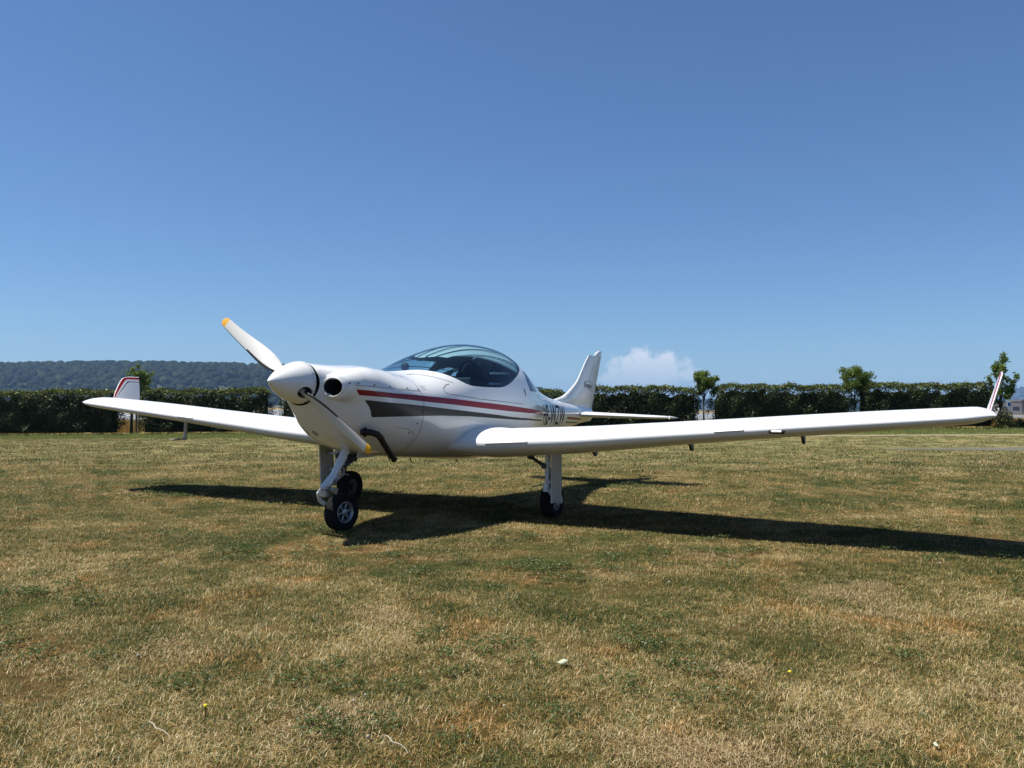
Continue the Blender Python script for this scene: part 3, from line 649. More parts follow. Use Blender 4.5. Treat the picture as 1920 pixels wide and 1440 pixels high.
# far airfield buildings beyond the right edge gap
HALLW = mat('hall_cladding', (.46, .47, .48), .7, noise=(.2, .5, (.38, .39, .40))); ROOFM = mat('dark_roof', (.12, .12, .13), .8); GLZ = mat('far_window_glass', (.05, .07, .09), .2)
def hall(px0, px1, W, h, label, roof_h=.5, dark=False):
    c = at((px0+px1)/2, W); r_ = empty('hall', tuple(c)); tag(r_, label, 'building', 'low airfield halls beyond the field at right')
    L = (px1-px0)/FPX*W; R = np.array([[RH[0], DH[0], 0], [RH[1], DH[1], 0], [0, 0, 1]])
    mb = MB(); mb.box((0, 0, h/2), (L, 14, h), rot=R); mb.build('wall', ROOFM if dark else HALLW, r_, smooth=False)
    mb = MB(); mb.box((0, 0, h+roof_h/2+.002), (L+.8, 15, roof_h), rot=R); mb.build('roof', ROOFM, r_, smooth=False)
    n = max(2, int(L/6))
    for k in range(n):
        mb = MB(); u = -L/2+(k+.5)*L/n; mb.box(R3(u, h*.5, -7.03), (L/n*.6, .1, h*.34), rot=R); mb.build('window', GLZ, r_, smooth=False)
hall(1862, 1903, 520, 7.5, 'pale low hall just left of the road sign pole', .6)
hall(1904, 2010, 560, 9.0, 'dark roofed long hall at the right edge behind the sign', 1.2, True)

# ------------------------------------------------------------------ hills and distant woods
FORB = mat('forest_floor', (.014, .022, .010), .95, noise=(.01, .8, (.02, .03, .012)))
def hill(name, W0, W1, pxs, ytop, ybase=766, crown=14.0, ncr=4000, label='', seed=5, cm=None, n2=46):
    """ridge whose skyline (before trees) follows ytop(px); foot at W0, crest at W1"""
    V = []; F = []; nx = 90; ny = 16; px0, px1 = pxs
    def hgt(px, a):
        H = (766-ytop(px))/FPX*W1+.965-crown*.55
        return max(-1.0, H*(math.sin(min(1, a)*math.pi/2)**.8) if a < 1 else H*(1-.3*(a-1)))-.6
    def pos(px, a):
        w = W0+(W1-W0)*a; u = (px-960)/FPX*w; x = CAM[0]+DH[0]*w+RH[0]*u; y = CAM[1]+DH[1]*w+RH[1]*u
        return (x, y, hgt(px, a))
    for i in range(nx+1):
        for j in range(ny+1): V.append(pos(px0+(px1-px0)*i/nx, 1.5*j/ny))
    for i in range(nx):
        for j in range(ny): F.append((i*(ny+1)+j, (i+1)*(ny+1)+j, (i+1)*(ny+1)+j+1, i*(ny+1)+j+1))
    o = link_mesh(name, V, F, FORB); o['kind'] = 'structure'
    r = np.random.default_rng(seed); P = []; Sc = []
    for k in range(ncr):
        a = r.random()**.8*1.12; px = px0+(px1-px0)*r.random(); q = pos(px, a)
        if q[2] < -.9 and a > .3: continue
        P.append(q); Sc.append(crown*(.5+1.0*r.random()**1.6))
    # rough crown blobs
    ms = []
    for s in range(5):
        q = np.random.default_rng(seed*10+s); V2 = []; F2 = []; nu, nv = 9, 6
        for i in range(nv+1):
            th = math.pi*i/nv
            for j in range(nu):
                ph = 2*math.pi*j/nu+.3*i; R = .5*(1+.35*(q.random()-.5)); V2.append((R*math.sin(th)*math.cos(ph), R*math.sin(th)*math.sin(ph), .25+R*.95*math.cos(th)))
        for i in range(nv):
            for j in range(nu): F2.append((i*nu+j, i*nu+(j+1) % nu, (i+1)*nu+(j+1) % nu, (i+1)*nu+j))
        ms.append(raw_mesh('wood_crown', V2, F2, cm))
    o = gn_scatter('woodland', P, Sc, r.random(len(P))*6.28, ms); tag(o, label, 'woodland')
def forest_mat():
    m = bpy.data.materials.new('far_tree_crowns'); m.use_nodes = True; t = m.node_tree; b = t.nodes['Principled BSDF']; oi = t.nodes.new('ShaderNodeObjectInfo')
    c = ramp(t, oi.outputs['Random'], [(0, (.008, .014, .007)), (.5, (.012, .019, .008)), (.85, (.018, .026, .010)), (1, (.03, .038, .016))]); t.links.new(c, b.inputs['Base Color']); b.inputs['Roughness'].default_value = .95; b.inputs['Specular IOR Level'].default_value = .1
    return m
FM = forest_mat()
def y1(px): return float(cr([-400, 0, 180, 520, 760, 900, 1010, 1080, 1180], [692, 693, 689, 693, 707, 720, 732, 745, 764], px))
hill('hill', 1500, 2150, (-420, 1170), y1, crown=15, ncr=9000, label='dense wooded ridge rising behind the left hedge', seed=5, cm=FM)
def y2(px): return float(cr([1080, 1250, 1450, 1700, 2000], [758, 749, 747, 746, 744], px))
hill('far_ridge', 4200, 5000, (1100, 2300), y2, crown=20, ncr=3000, label='low hazy wooded ridge far behind the right hedges', seed=8, cm=FM)
def y3(px): return float(cr([1820, 1870, 1905, 1960, 2200, 2600], [764, 742, 722, 704, 685, 680], px))
hill('mountain', 6000, 7000, (1830, 2600), y3, crown=24, ncr=1600, label='blue wooded mountain slope at the far right edge', seed=9, cm=FM)

# ------------------------------------------------------------------ THE AIRCRAFT
AC = empty('light_aircraft', (2.0, 0, 0)); AC.rotation_euler = (.0065, 0, 0)   # stands a touch low on its near wing
tag(AC, 'white two seat low wing aircraft with red and grey stripes parked on the lawn', 'airplane')
ACL = np.array([2.0, 0, 0])
def A(o):   # parts are modelled in place; shift them into the aircraft's own frame
    o.parent = AC; o.matrix_parent_inverse = Matrix.Translation((-2.0, 0, 0)); return o
XS = np.array([.33, .42, .6, .9, 1.3, 1.6, 2.0, 2.4, 2.8, 3.2, 3.6, 4.0, 4.4, 4.8, 5.2, 5.7, 6.15])
ZT = np.array([1.292, 1.285, 1.283, 1.293, 1.255, 1.315, 1.462, 1.564, 1.598, 1.565, 1.412, 1.236, 1.132, 1.08, 1.044, 1.01, .976])
ZB = np.array([.974, .886, .736, .616, .56, .534, .504, .477, .476, .497, .538, .589, .64, .68, .72, .77, .81])
HW = np.array([.172, .248, .35, .46, .52, .54, .57, .585, .57, .535, .435, .335, .28, .225, .17, .10, .05])
ZC = np.array([1.14, 1.12, 1.08, 1.02, .97, .95, .93, .92, .92, .92, .92, .92, .92, .92, .92, .915, .91])
NT = np.array([2, 2, 2.1, 2.2, 2.25, 2.2, 2.1, 2.05, 2.05, 2.05, 2.1, 2.1, 2.1, 2.1, 2.1, 2, 2])
NB = np.array([2, 2, 2.1, 2.3, 2.5, 2.6, 2.7, 2.7, 2.6, 2.5, 2.4, 2.3, 2.2, 2.2, 2.1, 2, 2])
def frad(x, ph, sc=1.0, lobes=True):
    zt = cr(XS, ZT, x); zb = cr(XS, ZB, x); hw = cr(XS, HW, x); zc = cr(XS, ZC, x); n_t = cr(XS, NT, x); n_b = cr(XS, NB, x)
    s = np.sin(ph); c = np.cos(ph); n = np.where(c > 0, n_t, n_b); hz = np.where(c > 0, zt-zc, zc-zb)
    r = ((np.abs(s)/hw)**n+(np.abs(c)/hz)**n)**(-1/n)
    if lobes:   # cheek bulges that carry the round cooling inlets
        ly = np.interp(x, [.33, .42, .8, 1.2], [.245, .246, .25, .22]); lz = np.interp(x, [.33, .45, .7, 1.2], [1.111, 1.117, 1.122, 1.08])
        R0 = np.interp(x, [.33, .42, .55, .75, 1.0, 1.2], [.090, .098, .132, .150, .135, 0])
        e = np.clip((.395-x)/.042, 0, 1); R0 = R0*np.sqrt(np.clip(1-e*e, 0, 1))
        for sg in (-1, 1):
            cy = sg*ly; cz = lz-zc; b = s*cy+c*cz; disc = R0**2-(cy**2+cz**2-b*b)
            rl = np.where((disc > 0) & (b > 0), b+np.sqrt(np.maximum(disc, 0)), 0)
            k = np.interp(x, [.36, .5, .7], [.02, .05, .07]); h = np.clip(.5+.5*(rl-r)/k, 0, 1); r = np.where(rl > 0, r*(1-h)+rl*h+k*h*(1-h), r)
    return r*sc, zc
def fpoint(x, ph, sc=1.0, lobes=True):
    r, zc = frad(x, ph, sc, lobes); return np.stack([x+0*ph, r*np.sin(ph), zc+r*np.cos(ph)], -1)
def fy(x, z):
    """outer half width of the fuselage at station x, height z (port side, negative y)"""
    lo, hi = math.radians(2), math.radians(178)
    for _ in range(30):
        m = (lo+hi)/2; p_ = fpoint(np.array(x), np.array(m))
        if p_[2] > z: lo = m
        else: hi = m
    return -float(fpoint(np.array(x), np.array(lo))[1])
CEND = 3.30
def sill(x): return cr([1.36, 1.48, 1.59, 1.68, 1.78, 1.85, 1.935, 2.1, 2.28, 2.48, 2.64, 2.8, 2.99, 3.16, 3.25, 3.30, 3.33], [1.262, 1.280, 1.290, 1.273, 1.231, 1.195, 1.170, 1.160, 1.160, 1.167, 1.195, 1.244, 1.312, 1.385, 1.45, 1.52, 1.60], x)
def canopy_field(A_): return np.where((A_[:, 0] > 1.38) & (A_[:, 0] < CEND+.03), sill(A_[:, 0])-A_[:, 2], np.maximum(np.abs(A_[:, 2]-1.28)*0+.05, .05))
def splay(x, y):   # the inlet faces look slightly outward: their outer rims lie further aft
    return .42*np.clip(np.abs(y)-.15, 0, 1)*(1-sm((x-.36)/.34))
def build_fuselage():
    e = np.linspace(0, 1, 15); xs = np.concatenate([[.331, .345], .353+.042*(1-np.sqrt(1-e**2)), np.linspace(.402, .62, 20), np.linspace(.64, 1.36, 42), np.linspace(1.38, 3.34, 112), np.linspace(3.37, 6.15, 90)])
    NP = 192; ph = np.arange(NP)/NP*2*math.pi; G = np.meshgrid(xs, ph, indexing='ij'); P = fpoint(G[0].ravel(), G[1].ravel())
    F = [(i*NP+j, (i+1)*NP+j, (i+1)*NP+(j+1) % NP, i*NP+(j+1) % NP) for i in range(len(xs)-1) for j in range(NP)]
    P[:, 0] += splay(P[:, 0], P[:, 1])
    Vl = [tuple(v) for v in P]; Vl.append((6.155, 0, .9)); b = (len(xs)-1)*NP; F += [(b+j, len(Vl)-1, b+(j+1) % NP) for j in range(NP)]
    s = Soup(Vl, F, 'body')
    # cut out glazing
    s.cut(canopy_field, lambda t: 'glass')
    qw = poly_field([(3.17, 1.145), (3.16, 1.25), (3.20, 1.34), (3.27, 1.36), (3.37, 1.30), (3.47, 1.215), (3.545, 1.15), (3.50, 1.140)])
    s.cut(lambda A_: np.maximum(qw(A_), .1-np.abs(A_[:, 1])), lambda t: 'quarter', where=lambda t: t == 'body')
    s.cut(lambda A_: -A_[:, 1], lambda t: 'quarter2', where=lambda t: t == 'quarter')
    # cooling inlets
    for sg in (-1, 1): s.cut(lambda A_: np.maximum(np.hypot(A_[:, 1]-sg*.248, A_[:, 2]-1.111)-.066, A_[:, 0]-.55), lambda t: 'hole', where=lambda t: t == 'body')
    s.cut(lambda A_: 1.197-A_[:, 0], None)
    B = lambda t: t == 'body'
    # stripes (both sides)
    ext = [(1.197, 1.065), (1.632, 1.046), (2.033, 1.023), (2.525, .999), (3.219, .960), (3.66, .938), (3.76, .934)]
    red = [(.525, 1.098), (.70, 1.089), (.89, 1.077)]+ext+[(3.76, .893), (3.218, .917), (2.519, .944), (2.025, .971), (1.617, .996), (1.197, 1.018), (.785, 1.045), (.565, 1.056)]
    s.cut(poly_field(red), lambda t: 'red', where=B)
    s.cut(poly_field([(4.86, .874), (5.6, .846), (5.6, .820), (4.86, .842)]), lambda t: 'red', where=B)
    gry = [(.62, 1.023), (.786, 1.009), (.989, .997), (1.195, .984), (1.614, .956), (2.023, .929), (2.64, .888), (3.2, .866), (3.7, .850), (3.7, .833), (3.3, .843), (2.642, .863), (2.2, .882), (1.854, .897), (1.46, .905), (1.2, .903), (.9, .898), (.70, .893), (.69, .93), (.665, .975)]
    s.cut(poly_field(gry), lambda t: 'grey', where=B)
    s.cut(poly_field([(4.86, .812), (5.6, .79), (5.6, .776), (4.86, .796)]), lambda t: 'grey', where=B)
    # joints: engine cowl split, firewall ring, canopy frame line, lower cowl flap, spinner side plates
    # intake scoop on the shoulder, air vent slots behind the canopy
    s.cut(poly_field([(2.985, 1.165), (3.015, 1.165), (3.02, 1.085), (3.0, 1.085)]), lambda t: 'slot', where=B)
    s.cut(poly_field([(3.33, 1.055), (3.352, 1.055), (3.36, .995), (3.34, .995)]), lambda t: 'slot', where=B)
    # oval recesses in the lower cowl front, their shade painted flat on the skin
    s.cut(lambda A_: np.where(A_[:, 0] < .75, np.minimum(np.minimum(np.hypot((A_[:, 1]-.16), (A_[:, 2]-.765)*1.4)-.028, np.hypot((A_[:, 1]-.05), (A_[:, 2]-.765)*1.4)-.030), np.hypot((A_[:, 1]-.235)*1.2, (A_[:, 2]-.90)*.75)-.024), 1.0), lambda t: 'recess', where=B)
    f = s.part('fuselage', ('body', 'red', 'grey', 'seam', 'seamr', 'seamg', 'slot', 'recess'), [WHITE, RED, GREY, SEAM, DARK, mat('shaded_recess', (.30, .28, .24), .8)], None,
               {'body': 0, 'red': 1, 'grey': 2, 'seam': 3, 'seamr': 3, 'seamg': 3, 'slot': 4, 'recess': 5}); A(f)
    g = s.part('canopy', ('glass',), [GLASS], None); A(g); g['label'] = 'tinted bubble canopy'
    A(s.part('rear_side_window', ('quarter',), [GLASS], None)); A(s.part('rear_side_window', ('quarter2',), [GLASS], None))
    return f, g
FUS, CAN = build_fuselage()
# panel joints: hairline grooves drawn as narrow dark ribbons hugging the skin
def ribbon(pts, w, name, surf, sides=(-1, 1), m=None, parent=None, off=.0012):
    P = []
    for (a, b) in zip(pts[:-1], pts[1:]):
        n_ = max(2, int(math.hypot(b[0]-a[0], b[1]-a[1])/.012)); P += [(a[0]+(b[0]-a[0])*k/n_, a[1]+(b[1]-a[1])*k/n_) for k in range(n_)]
    P.append(pts[-1])
    for sg in sides:
        V = []; F = []
        for i, (x, z) in enumerate(P):
            d = np.array(P[min(i+1, len(P)-1)])-np.array(P[max(i-1, 0)]); d = d/(np.linalg.norm(d)+1e-9)
            for q in (-1, 1):
                xx_, zz_ = x-d[1]*w/2*q, z+d[0]*w/2*q; y = surf(xx_, zz_)-off; V.append((xx_, -y*sg, zz_))
        for i in range(len(P)-1): F.append((2*i, 2*i+1, 2*i+3, 2*i+2))
        o = link_mesh(name, V, F, m or SEAM, None, smooth=False)
        if parent is None: A(o)
        else: o.parent = parent
Cs = lambda x, z: fy(x, z)
for pts, w in (([(.50, 1.128), (.684, 1.122), (.851, 1.114), (1.041, 1.107), (1.197, 1.101)], .0034), ([(1.197, .56), (1.197, .80), (1.197, 1.0), (1.197, 1.20), (1.197, 1.26)], .004),
               ([(1.37, 1.243), (1.45, 1.249), (1.56, 1.230), (1.723, 1.184)], .0042), ([(1.66, 1.172), (1.60, 1.160), (1.54, 1.128), (1.532, 1.112), (1.555, 1.088), (2.04, 1.048), (2.911, 1.012)], .0042), ([(1.19, .66), (1.15, .76), (1.06, .80), (.95, .815)], .0025)):
    ribbon(pts, w, 'panel_joint', Cs, parent=FUS)
# canopy edge trim
def trim():
    for sg in (-1, 1):
        pts = []
        for x in np.concatenate([np.linspace(1.40, 3.2, 60), np.linspace(3.21, 3.318, 14)]):
            z = float(sill(np.array(x))); 
            y = fy(float(x), z)
            pts.append((x, sg*-y*1.0, z))
        pts = [p_ for p_ in pts if abs(p_[1]) > .02]
        mb = MB(); mb.tube(pts, .0075, 6); o = mb.build('canopy_frame', GEARW); A(o)
# inlet lips and ducts
for sg in (-1, 1):
    mb = MB(); mb.lathe((.352, 0, 1.111), (1, 0, 0), [(.02, .0655), (-.001, .0695), (-.004, .0675), (0, .0645), (.03, .0645)], 40); mb.v = [(x+.42*abs(y+sg*.248-sg*.15)*(1 if True else 0), y+sg*.248, z) for x, y, z in mb.v]; A(mb.build('inlet_lip', WHITE))
    mb = MB(); mb.lathe((.36, 0, 1.111), (1, 0, 0), [(.0, .0643), (.05, .0640), (.24, .055), (.241, .001)], 32); mb.v = [(x+.42*abs(y+sg*.098), y+sg*.248, z) for x, y, z in mb.v]; A(mb.build('inlet_duct', DARK))
# fasteners
def dot(x, z, r=.0065, sg=-1, side=True):
    y = fy(x, z); n = np.array([0, fy(x, z+.01)-y, 0]); mb = MB()
    ny = np.array([0, -1, (fy(x, z+.01)-y)/.01*0]); t1 = np.array([.02, fy(x+.02, z)-y, 0]); t2 = np.array([0, fy(x, z+.02)-y, .02]); nr = np.cross(t1, t2); nr /= np.linalg.norm(nr)
    if nr[1] > 0: nr = -nr
    if sg > 0: y = -y; nr = nr*[1, -1, 1]
    mb.lathe(np.array([x, y, z])+nr*.0003, nr, [(0, r), (.0018, r*.9), (.002, .0005)], 10); return mb
fas = [(.455, 1.14), (.531, 1.143), (.684, 1.135), (.851, 1.128), (1.041, 1.12), (1.18, 1.113), (1.18, .935), (1.14, .845), (1.09, .77)]
for sg in (-1, 1):
    for (x, z) in fas: A(dot(x, z, .0075, sg).build('fastener', DSTEEL))

# ---- cockpit interior
def cockpit():
    xs = np.linspace(1.5, 3.45, 30); ph = np.linspace(math.radians(38), math.radians(322), 60); V = []; F = []
    for x in xs:
        sc = .965; P = fpoint(np.full(len(ph), x), ph, sc, False)
        top = float(sill(np.array(min(max(x, 1.36), CEND))))-.03
        P[:, 2] = np.minimum(P[:, 2], min(top, 1.30)); V += [tuple(p_) for p_ in P]
    n = len(ph)
    for i in range(len(xs)-1):
        for j in range(n-1): F.append((i*n+j, i*n+j+1, (i+1)*n+j+1, (i+1)*n+j))
    A(link_mesh('cockpit_tub', V, F, LINER))
    # rear bulkhead following the hull
    P = fpoint(np.full(64, 3.40), np.arange(64)/64*2*math.pi, .95, False); keep = [tuple((p_[0], p_[1], min(p_[2], 1.30))) for p_ in P]
    A(link_mesh('rear_bulkhead', keep+[(3.40, 0, 1.0)], [(i, (i+1) % 64, 64) for i in range(64)], LINER))
    # glareshield: dark hood from the windscreen foot to the instrument panel
    V = []; F = []; xs = np.linspace(1.44, 2.02, 18)
    for x in xs:
        hy = min(.50, -fy(float(x), min(float(sill(np.array(x)))+.0, 1.27))*.95) if x > 1.5 else .12+(x-1.44)
        for k in range(25):
            a = -1+2*k/24; zc_ = min(1.285, float(cr(XS, ZT, x))-.03); V.append((x, a*hy, zc_-.11*abs(a)**2.6*(hy/.5)-.03*max(0, (x-1.9)/.1)**2))
    for i in range(len(xs)-1):
        for k in range(24): F.append((i*25+k, i*25+k+1, (i+1)*25+k+1, (i+1)*25+k))
    A(link_mesh('glareshield', V, F, GLARE))
    mb = MB(); mb.box((2.03, 0, 1.12), (.03, .92, .24), bev=.01); A(mb.build('instrument_panel', LINER))
    mb = MB(); mb.box((1.72, .03, 1.325), (.05, .07, .07), bev=.02); mb.tube([(1.72, .03, 1.27), (1.72, .03, 1.30)], .012, 8); A(mb.build('compass', SEAT))
    for sy in (-.19, .19):
        mb = MB(); R = Matrix.Rotation(math.radians(24), 3, 'Y'); mb.box((3.04, sy, .99), (.11, .36, .60), rot=np.array(R), bev=.05); A(mb.build('seat_backrest', SEAT))
        mb = MB(); mb.box((2.66, sy, .72), (.52, .36, .12), bev=.05); A(mb.build('seat_cushion', SEAT))
        mb = MB(); mb.lathe((3.18, sy, 1.335), (1, 0, 0), [(.0, .001), (-.01, .07), (.02, .105), (.08, .105), (.10, .06), (.10, .001)], 24); A(mb.build('headrest', SEAT))
        # headset loop hung over the headrest
        mb = MB(); mb.tube([(3.15, sy+.118*math.cos(a), 1.335+.118*math.sin(a)) for a in np.linspace(-.3, math.pi+.3, 18)], .014, 7, flat=1)
        for q in (-.3, math.pi+.3): mb.lathe((3.15, sy+.118*math.cos(q)-.025*math.copysign(1, math.cos(q)), 1.335+.118*math.sin(q)), (0, 1, 0), [(0, .001), (0, .04), (.05, .045), (.05, .001)], 12)
        A(mb.build('headset', BLACK))
    mb = MB(); mb.tube([(2.64, -.33, 1.305), (3.04, -.33, 1.320)], .011, 8); A(mb.build('grab_rail', WPAINT))
    mb = MB(); mb.tube([(2.66, -.32, 1.203), (3.06, -.32, 1.208)], .010, 8); A(mb.build('grab_rail', WPAINT))
    # folded sunshade under the crown of the canopy: pale ribbed cloth, gathered at the back
    V = []; F = []; xs = np.linspace(1.80, 3.22, 120); ph = np.linspace(-1.02, 1.75, 96)
    r = np.random.default_rng(3)
    for i, x in enumerate(xs):
        for p_ in ph:
            rib = .975-.006*abs(math.sin(p_*11))
            g = max(0, (x-2.55)/.6); rib -= .022*g*abs(math.sin(x*38+p_*5))*(.6+.4*math.sin(p_*23))
            q = fpoint(np.array(x), np.array(p_), rib, False); V.append(tuple(q))
    n = len(ph)
    # front edge sweeps back from the crown; the far side leaves a round look-through
    for i in range(len(xs)-1):
        for j in range(n-1):
            x = xs[i]; p_ = ph[j]; z = V[i*n+j][2]; pp = p_
            front = 1.90+.34*max(0, -pp)**1.2+.66*max(0, pp)**1.3
            if x < front: continue
            if pp < -(.42+.42*max(0, x-2.1)): continue
            if pp > .3 and z < 1.43 and x < 2.70+.35*(z-1.30): continue
            if z < sill(np.array(x))-.0: continue
            if pp > .5 and ((x-3.06)/.26)**2+((z-1.26)/.13)**2 < 1: continue
            F.append((i*n+j, i*n+j+1, (i+1)*n+j+1, (i+1)*n+j))
    A(link_mesh('sunshade', V, F, CLOTH)); SHF = None
    # ribs of the shade and its side rail
    for k, a in enumerate(np.linspace(-.45, .75, 8)):
        mb = MB(); mb.tube([tuple(fpoint(np.array(x), np.array(a*(1+(.35 if a < 0 else 0)*(x-2.1))), .982, False)) for x in np.linspace(1.9+.25*max(0, -a), 3.16, 24)], .004, 5); A(mb.build('shade_rib', DSTEEL))
    mb = MB(); mb.tube([tuple(fpoint(np.array(x), np.array(-(.43+.42*(x-2.1))), .982, False)) for x in np.linspace(2.15, 3.10, 24)], .008, 6); A(mb.build('shade_rail', CLOTH))
cockpit()

# ---- spinner and propeller
HUB = np.array([.282, 0, 1.141]); TH = 1.006
def spinner():
    prof = [(x, .157*((1-(1-x/.322)**1.6))**.86) for x in np.linspace(0, .322, 30)]; prof[0] = (0, .0012)
    NP = 96; V = []; F = []
    for (x, r) in prof:
        for k in range(NP): q = 2*math.pi*k/NP; V.append((x, r*math.sin(q), 1.141+r*math.cos(q)))
    for i in range(len(prof)-1):
        for k in range(NP): F.append((i*NP+k, (i+1)*NP+k, (i+1)*NP+(k+1) % NP, i*NP+(k+1) % NP))
    s = Soup(V, F, 'b')
    for sg in (1, -1):
        er = sg*np.array([0, math.sin(TH), math.cos(TH)]); et = np.cross(er, [1, 0, 0]); 
        def fn(A_, er=er, et=et):
            d = A_-HUB*np.array([1, 1, 1])-np.array([-.035, 0, 0]); a = d@et; b = d[:, 0]; return np.where(d@er > 0, np.hypot(a/.046, b/.056)-1, 1)
        s.cut(fn, lambda t: 'hole')
    s.cut(lambda A_: A_[:, 0]-.300)
    s.cut(lambda A_: np.abs(A_[:, 0]-.300)-.0012, lambda t: 'l', where=lambda t: t == 'b')
    o = s.part('spinner', ('b', 'l'), [WHITE, SEAM], None, {'b': 0, 'l': 1}); A(o)
    V = [(.321, .154*math.sin(q), 1.141+.154*math.cos(q)) for q in np.arange(48)/48*6.28319]
    A(link_mesh('spinner_backplate', V, [tuple(range(48))], STEEL, smooth=False))
    mb = MB(); mb.lathe((.325, 0, 1.141), (1, 0, 0), [(0, .12), (.03, .12)], 24); A(mb.build('hub', DARK))
    mb = MB(); mb.lathe((.16, 0, 1.141), (1, 0, 0), [(0, .001), (0, .07), (.14, .10), (.14, .001)], 24); A(mb.build('hub_core', DSTEEL))
    for a in (25, 65, 115, 155, 205, 245, 295, 335):
        q = math.radians(a); mb = MB(); n_ = np.array([-.25, math.sin(q), math.cos(q)]); mb.lathe((.308, .1555*math.sin(q), 1.141+.1555*math.cos(q)), n_, [(0, .0045), (.0015, .004), (.002, .0005)], 8); A(mb.build('fastener', DSTEEL))
spinner()
def blade(sg):
    er = sg*np.array([0, math.sin(TH), math.cos(TH)]); et = np.cross(er, [1, 0, 0]); ax = np.array([-1., 0, 0])   # et points the way the blade turns
    if False: pass
    et = sg*np.array([0, math.cos(TH), -math.sin(TH)])
    rs = np.concatenate([np.linspace(.075, .84, 46), [.85, .857, .8603]]); NA = 40; V = []; F = []; M = []
    for r in rs:
        c = float(cr([.075, .12, .18, .28, .38, .5, .62, .74, .82, .845, .8603], [.044, .050, .086, .124, .126, .110, .095, .082, .072, .060, .020], r))
        tk = float(cr([.075, .12, .2, .3, .5, .86], [.95, .75, .22, .14, .11, .09], r))
        be = math.radians(float(cr([.075, .2, .35, .5, .7, .86], [48, 41, 31, 24, 18, 15], r))); sweep = float(cr([.075, .3, .5, .7, .86], [0, .006, 0, -.008, -.02], r))
        cd = math.cos(be)*et+math.sin(be)*ax; nd = -math.sin(be)*et+math.cos(be)*ax
        for k in range(NA):
            q = 2*math.pi*k/NA; xx = .5*(1+math.cos(q)); th = tk*c*(2.0*math.sqrt(max(0, xx))*(1-xx)+.12*(1-xx)*xx*0) if r > .16 else None
            # xx: 0 = leading edge, 1 = trailing edge
            if r > .16: yy = tk/.2*(.2969*math.sqrt(xx)-.126*xx-.3516*xx**2+.2843*xx**3-.1036*xx**4)*c*(1 if math.sin(q) >= 0 else -.45)+.04*c*4*xx*(1-xx)*.5
            else: yy = tk*c*.5*math.sin(q)
            V.append(HUB+np.array([-.035, 0, 0])+er*r+cd*((.35-xx)*c+sweep)+nd*yy)
    for i in range(len(rs)-1):
        for k in range(NA):
            F.append((i*NA+k, i*NA+(k+1) % NA, (i+1)*NA+(k+1) % NA, (i+1)*NA+k))
            xx = .5*(1+math.cos(2*math.pi*(k+.5)/NA)); r = rs[i]
            le = xx < (.17 if r < .50 else .045) and r > .13
            M.append(('tip' if r > .795 else ('edge' if le else 'b')))
    F.append(tuple(range(NA))); M.append('b'); F.append(tuple((len(rs)-1)*NA+k for k in range(NA))); M.append('tip')
    s = Soup(V, F, 'b'); s.T = M
    s.V = [tuple(HUB+(np.array(v)-HUB)*np.array([1, .982, .982])) for v in s.V]
    o = s.part('propeller_blade', ('b',), [PROPM], None); A(o); shade_auto(o, 60)
    for nm, tg, m in (('blade_tip', 'tip', YELLOW), ('leading_edge_guard', 'edge', BLACK)):
        c_ = s.part(nm, (tg,), [m], None); c_.parent = o; shade_auto(c_, 60)
blade(1); blade(-1)

# ---- wings
def wing_params(y):
    le = 1.765+.02*sm((.75-y)/.3)*0+.09*np.clip((y-4.22)/.32, 0, 1)**2.4
    te = cr([.3, .7, 2.4, 4.0, 4.3, 4.45, 4.54], [3.33, 3.30, 3.02, 2.76, 2.68, 2.62, 2.50], y)
    zle = .579+.0865*y+.02*sm((1.7-y)/1.1); tk = cr([.3, .7, 2.5, 4.1, 4.4], [.155, .15, .14, .130, .126], y)*np.sqrt(np.clip(1-(np.clip(y-4.36, 0, 1)/.182)**2, .004, 1))
    return le, te, zle, tk
def airfoil(n=64):
    q = np.linspace(0, 2*math.pi, n, endpoint=False); xx = .5*(1+np.cos(q)); t = 5*(.2969*np.sqrt(xx)-.126*xx-.3516*xx**2+.2843*xx**3-.1036*xx**4)
    cam_ = .028*np.where(xx < .4, (2*.4*xx-xx**2)/.16, (1-.8+.8*xx-xx**2)/.36); return xx, t, cam_, np.sign(np.sin(q)+1e-9)
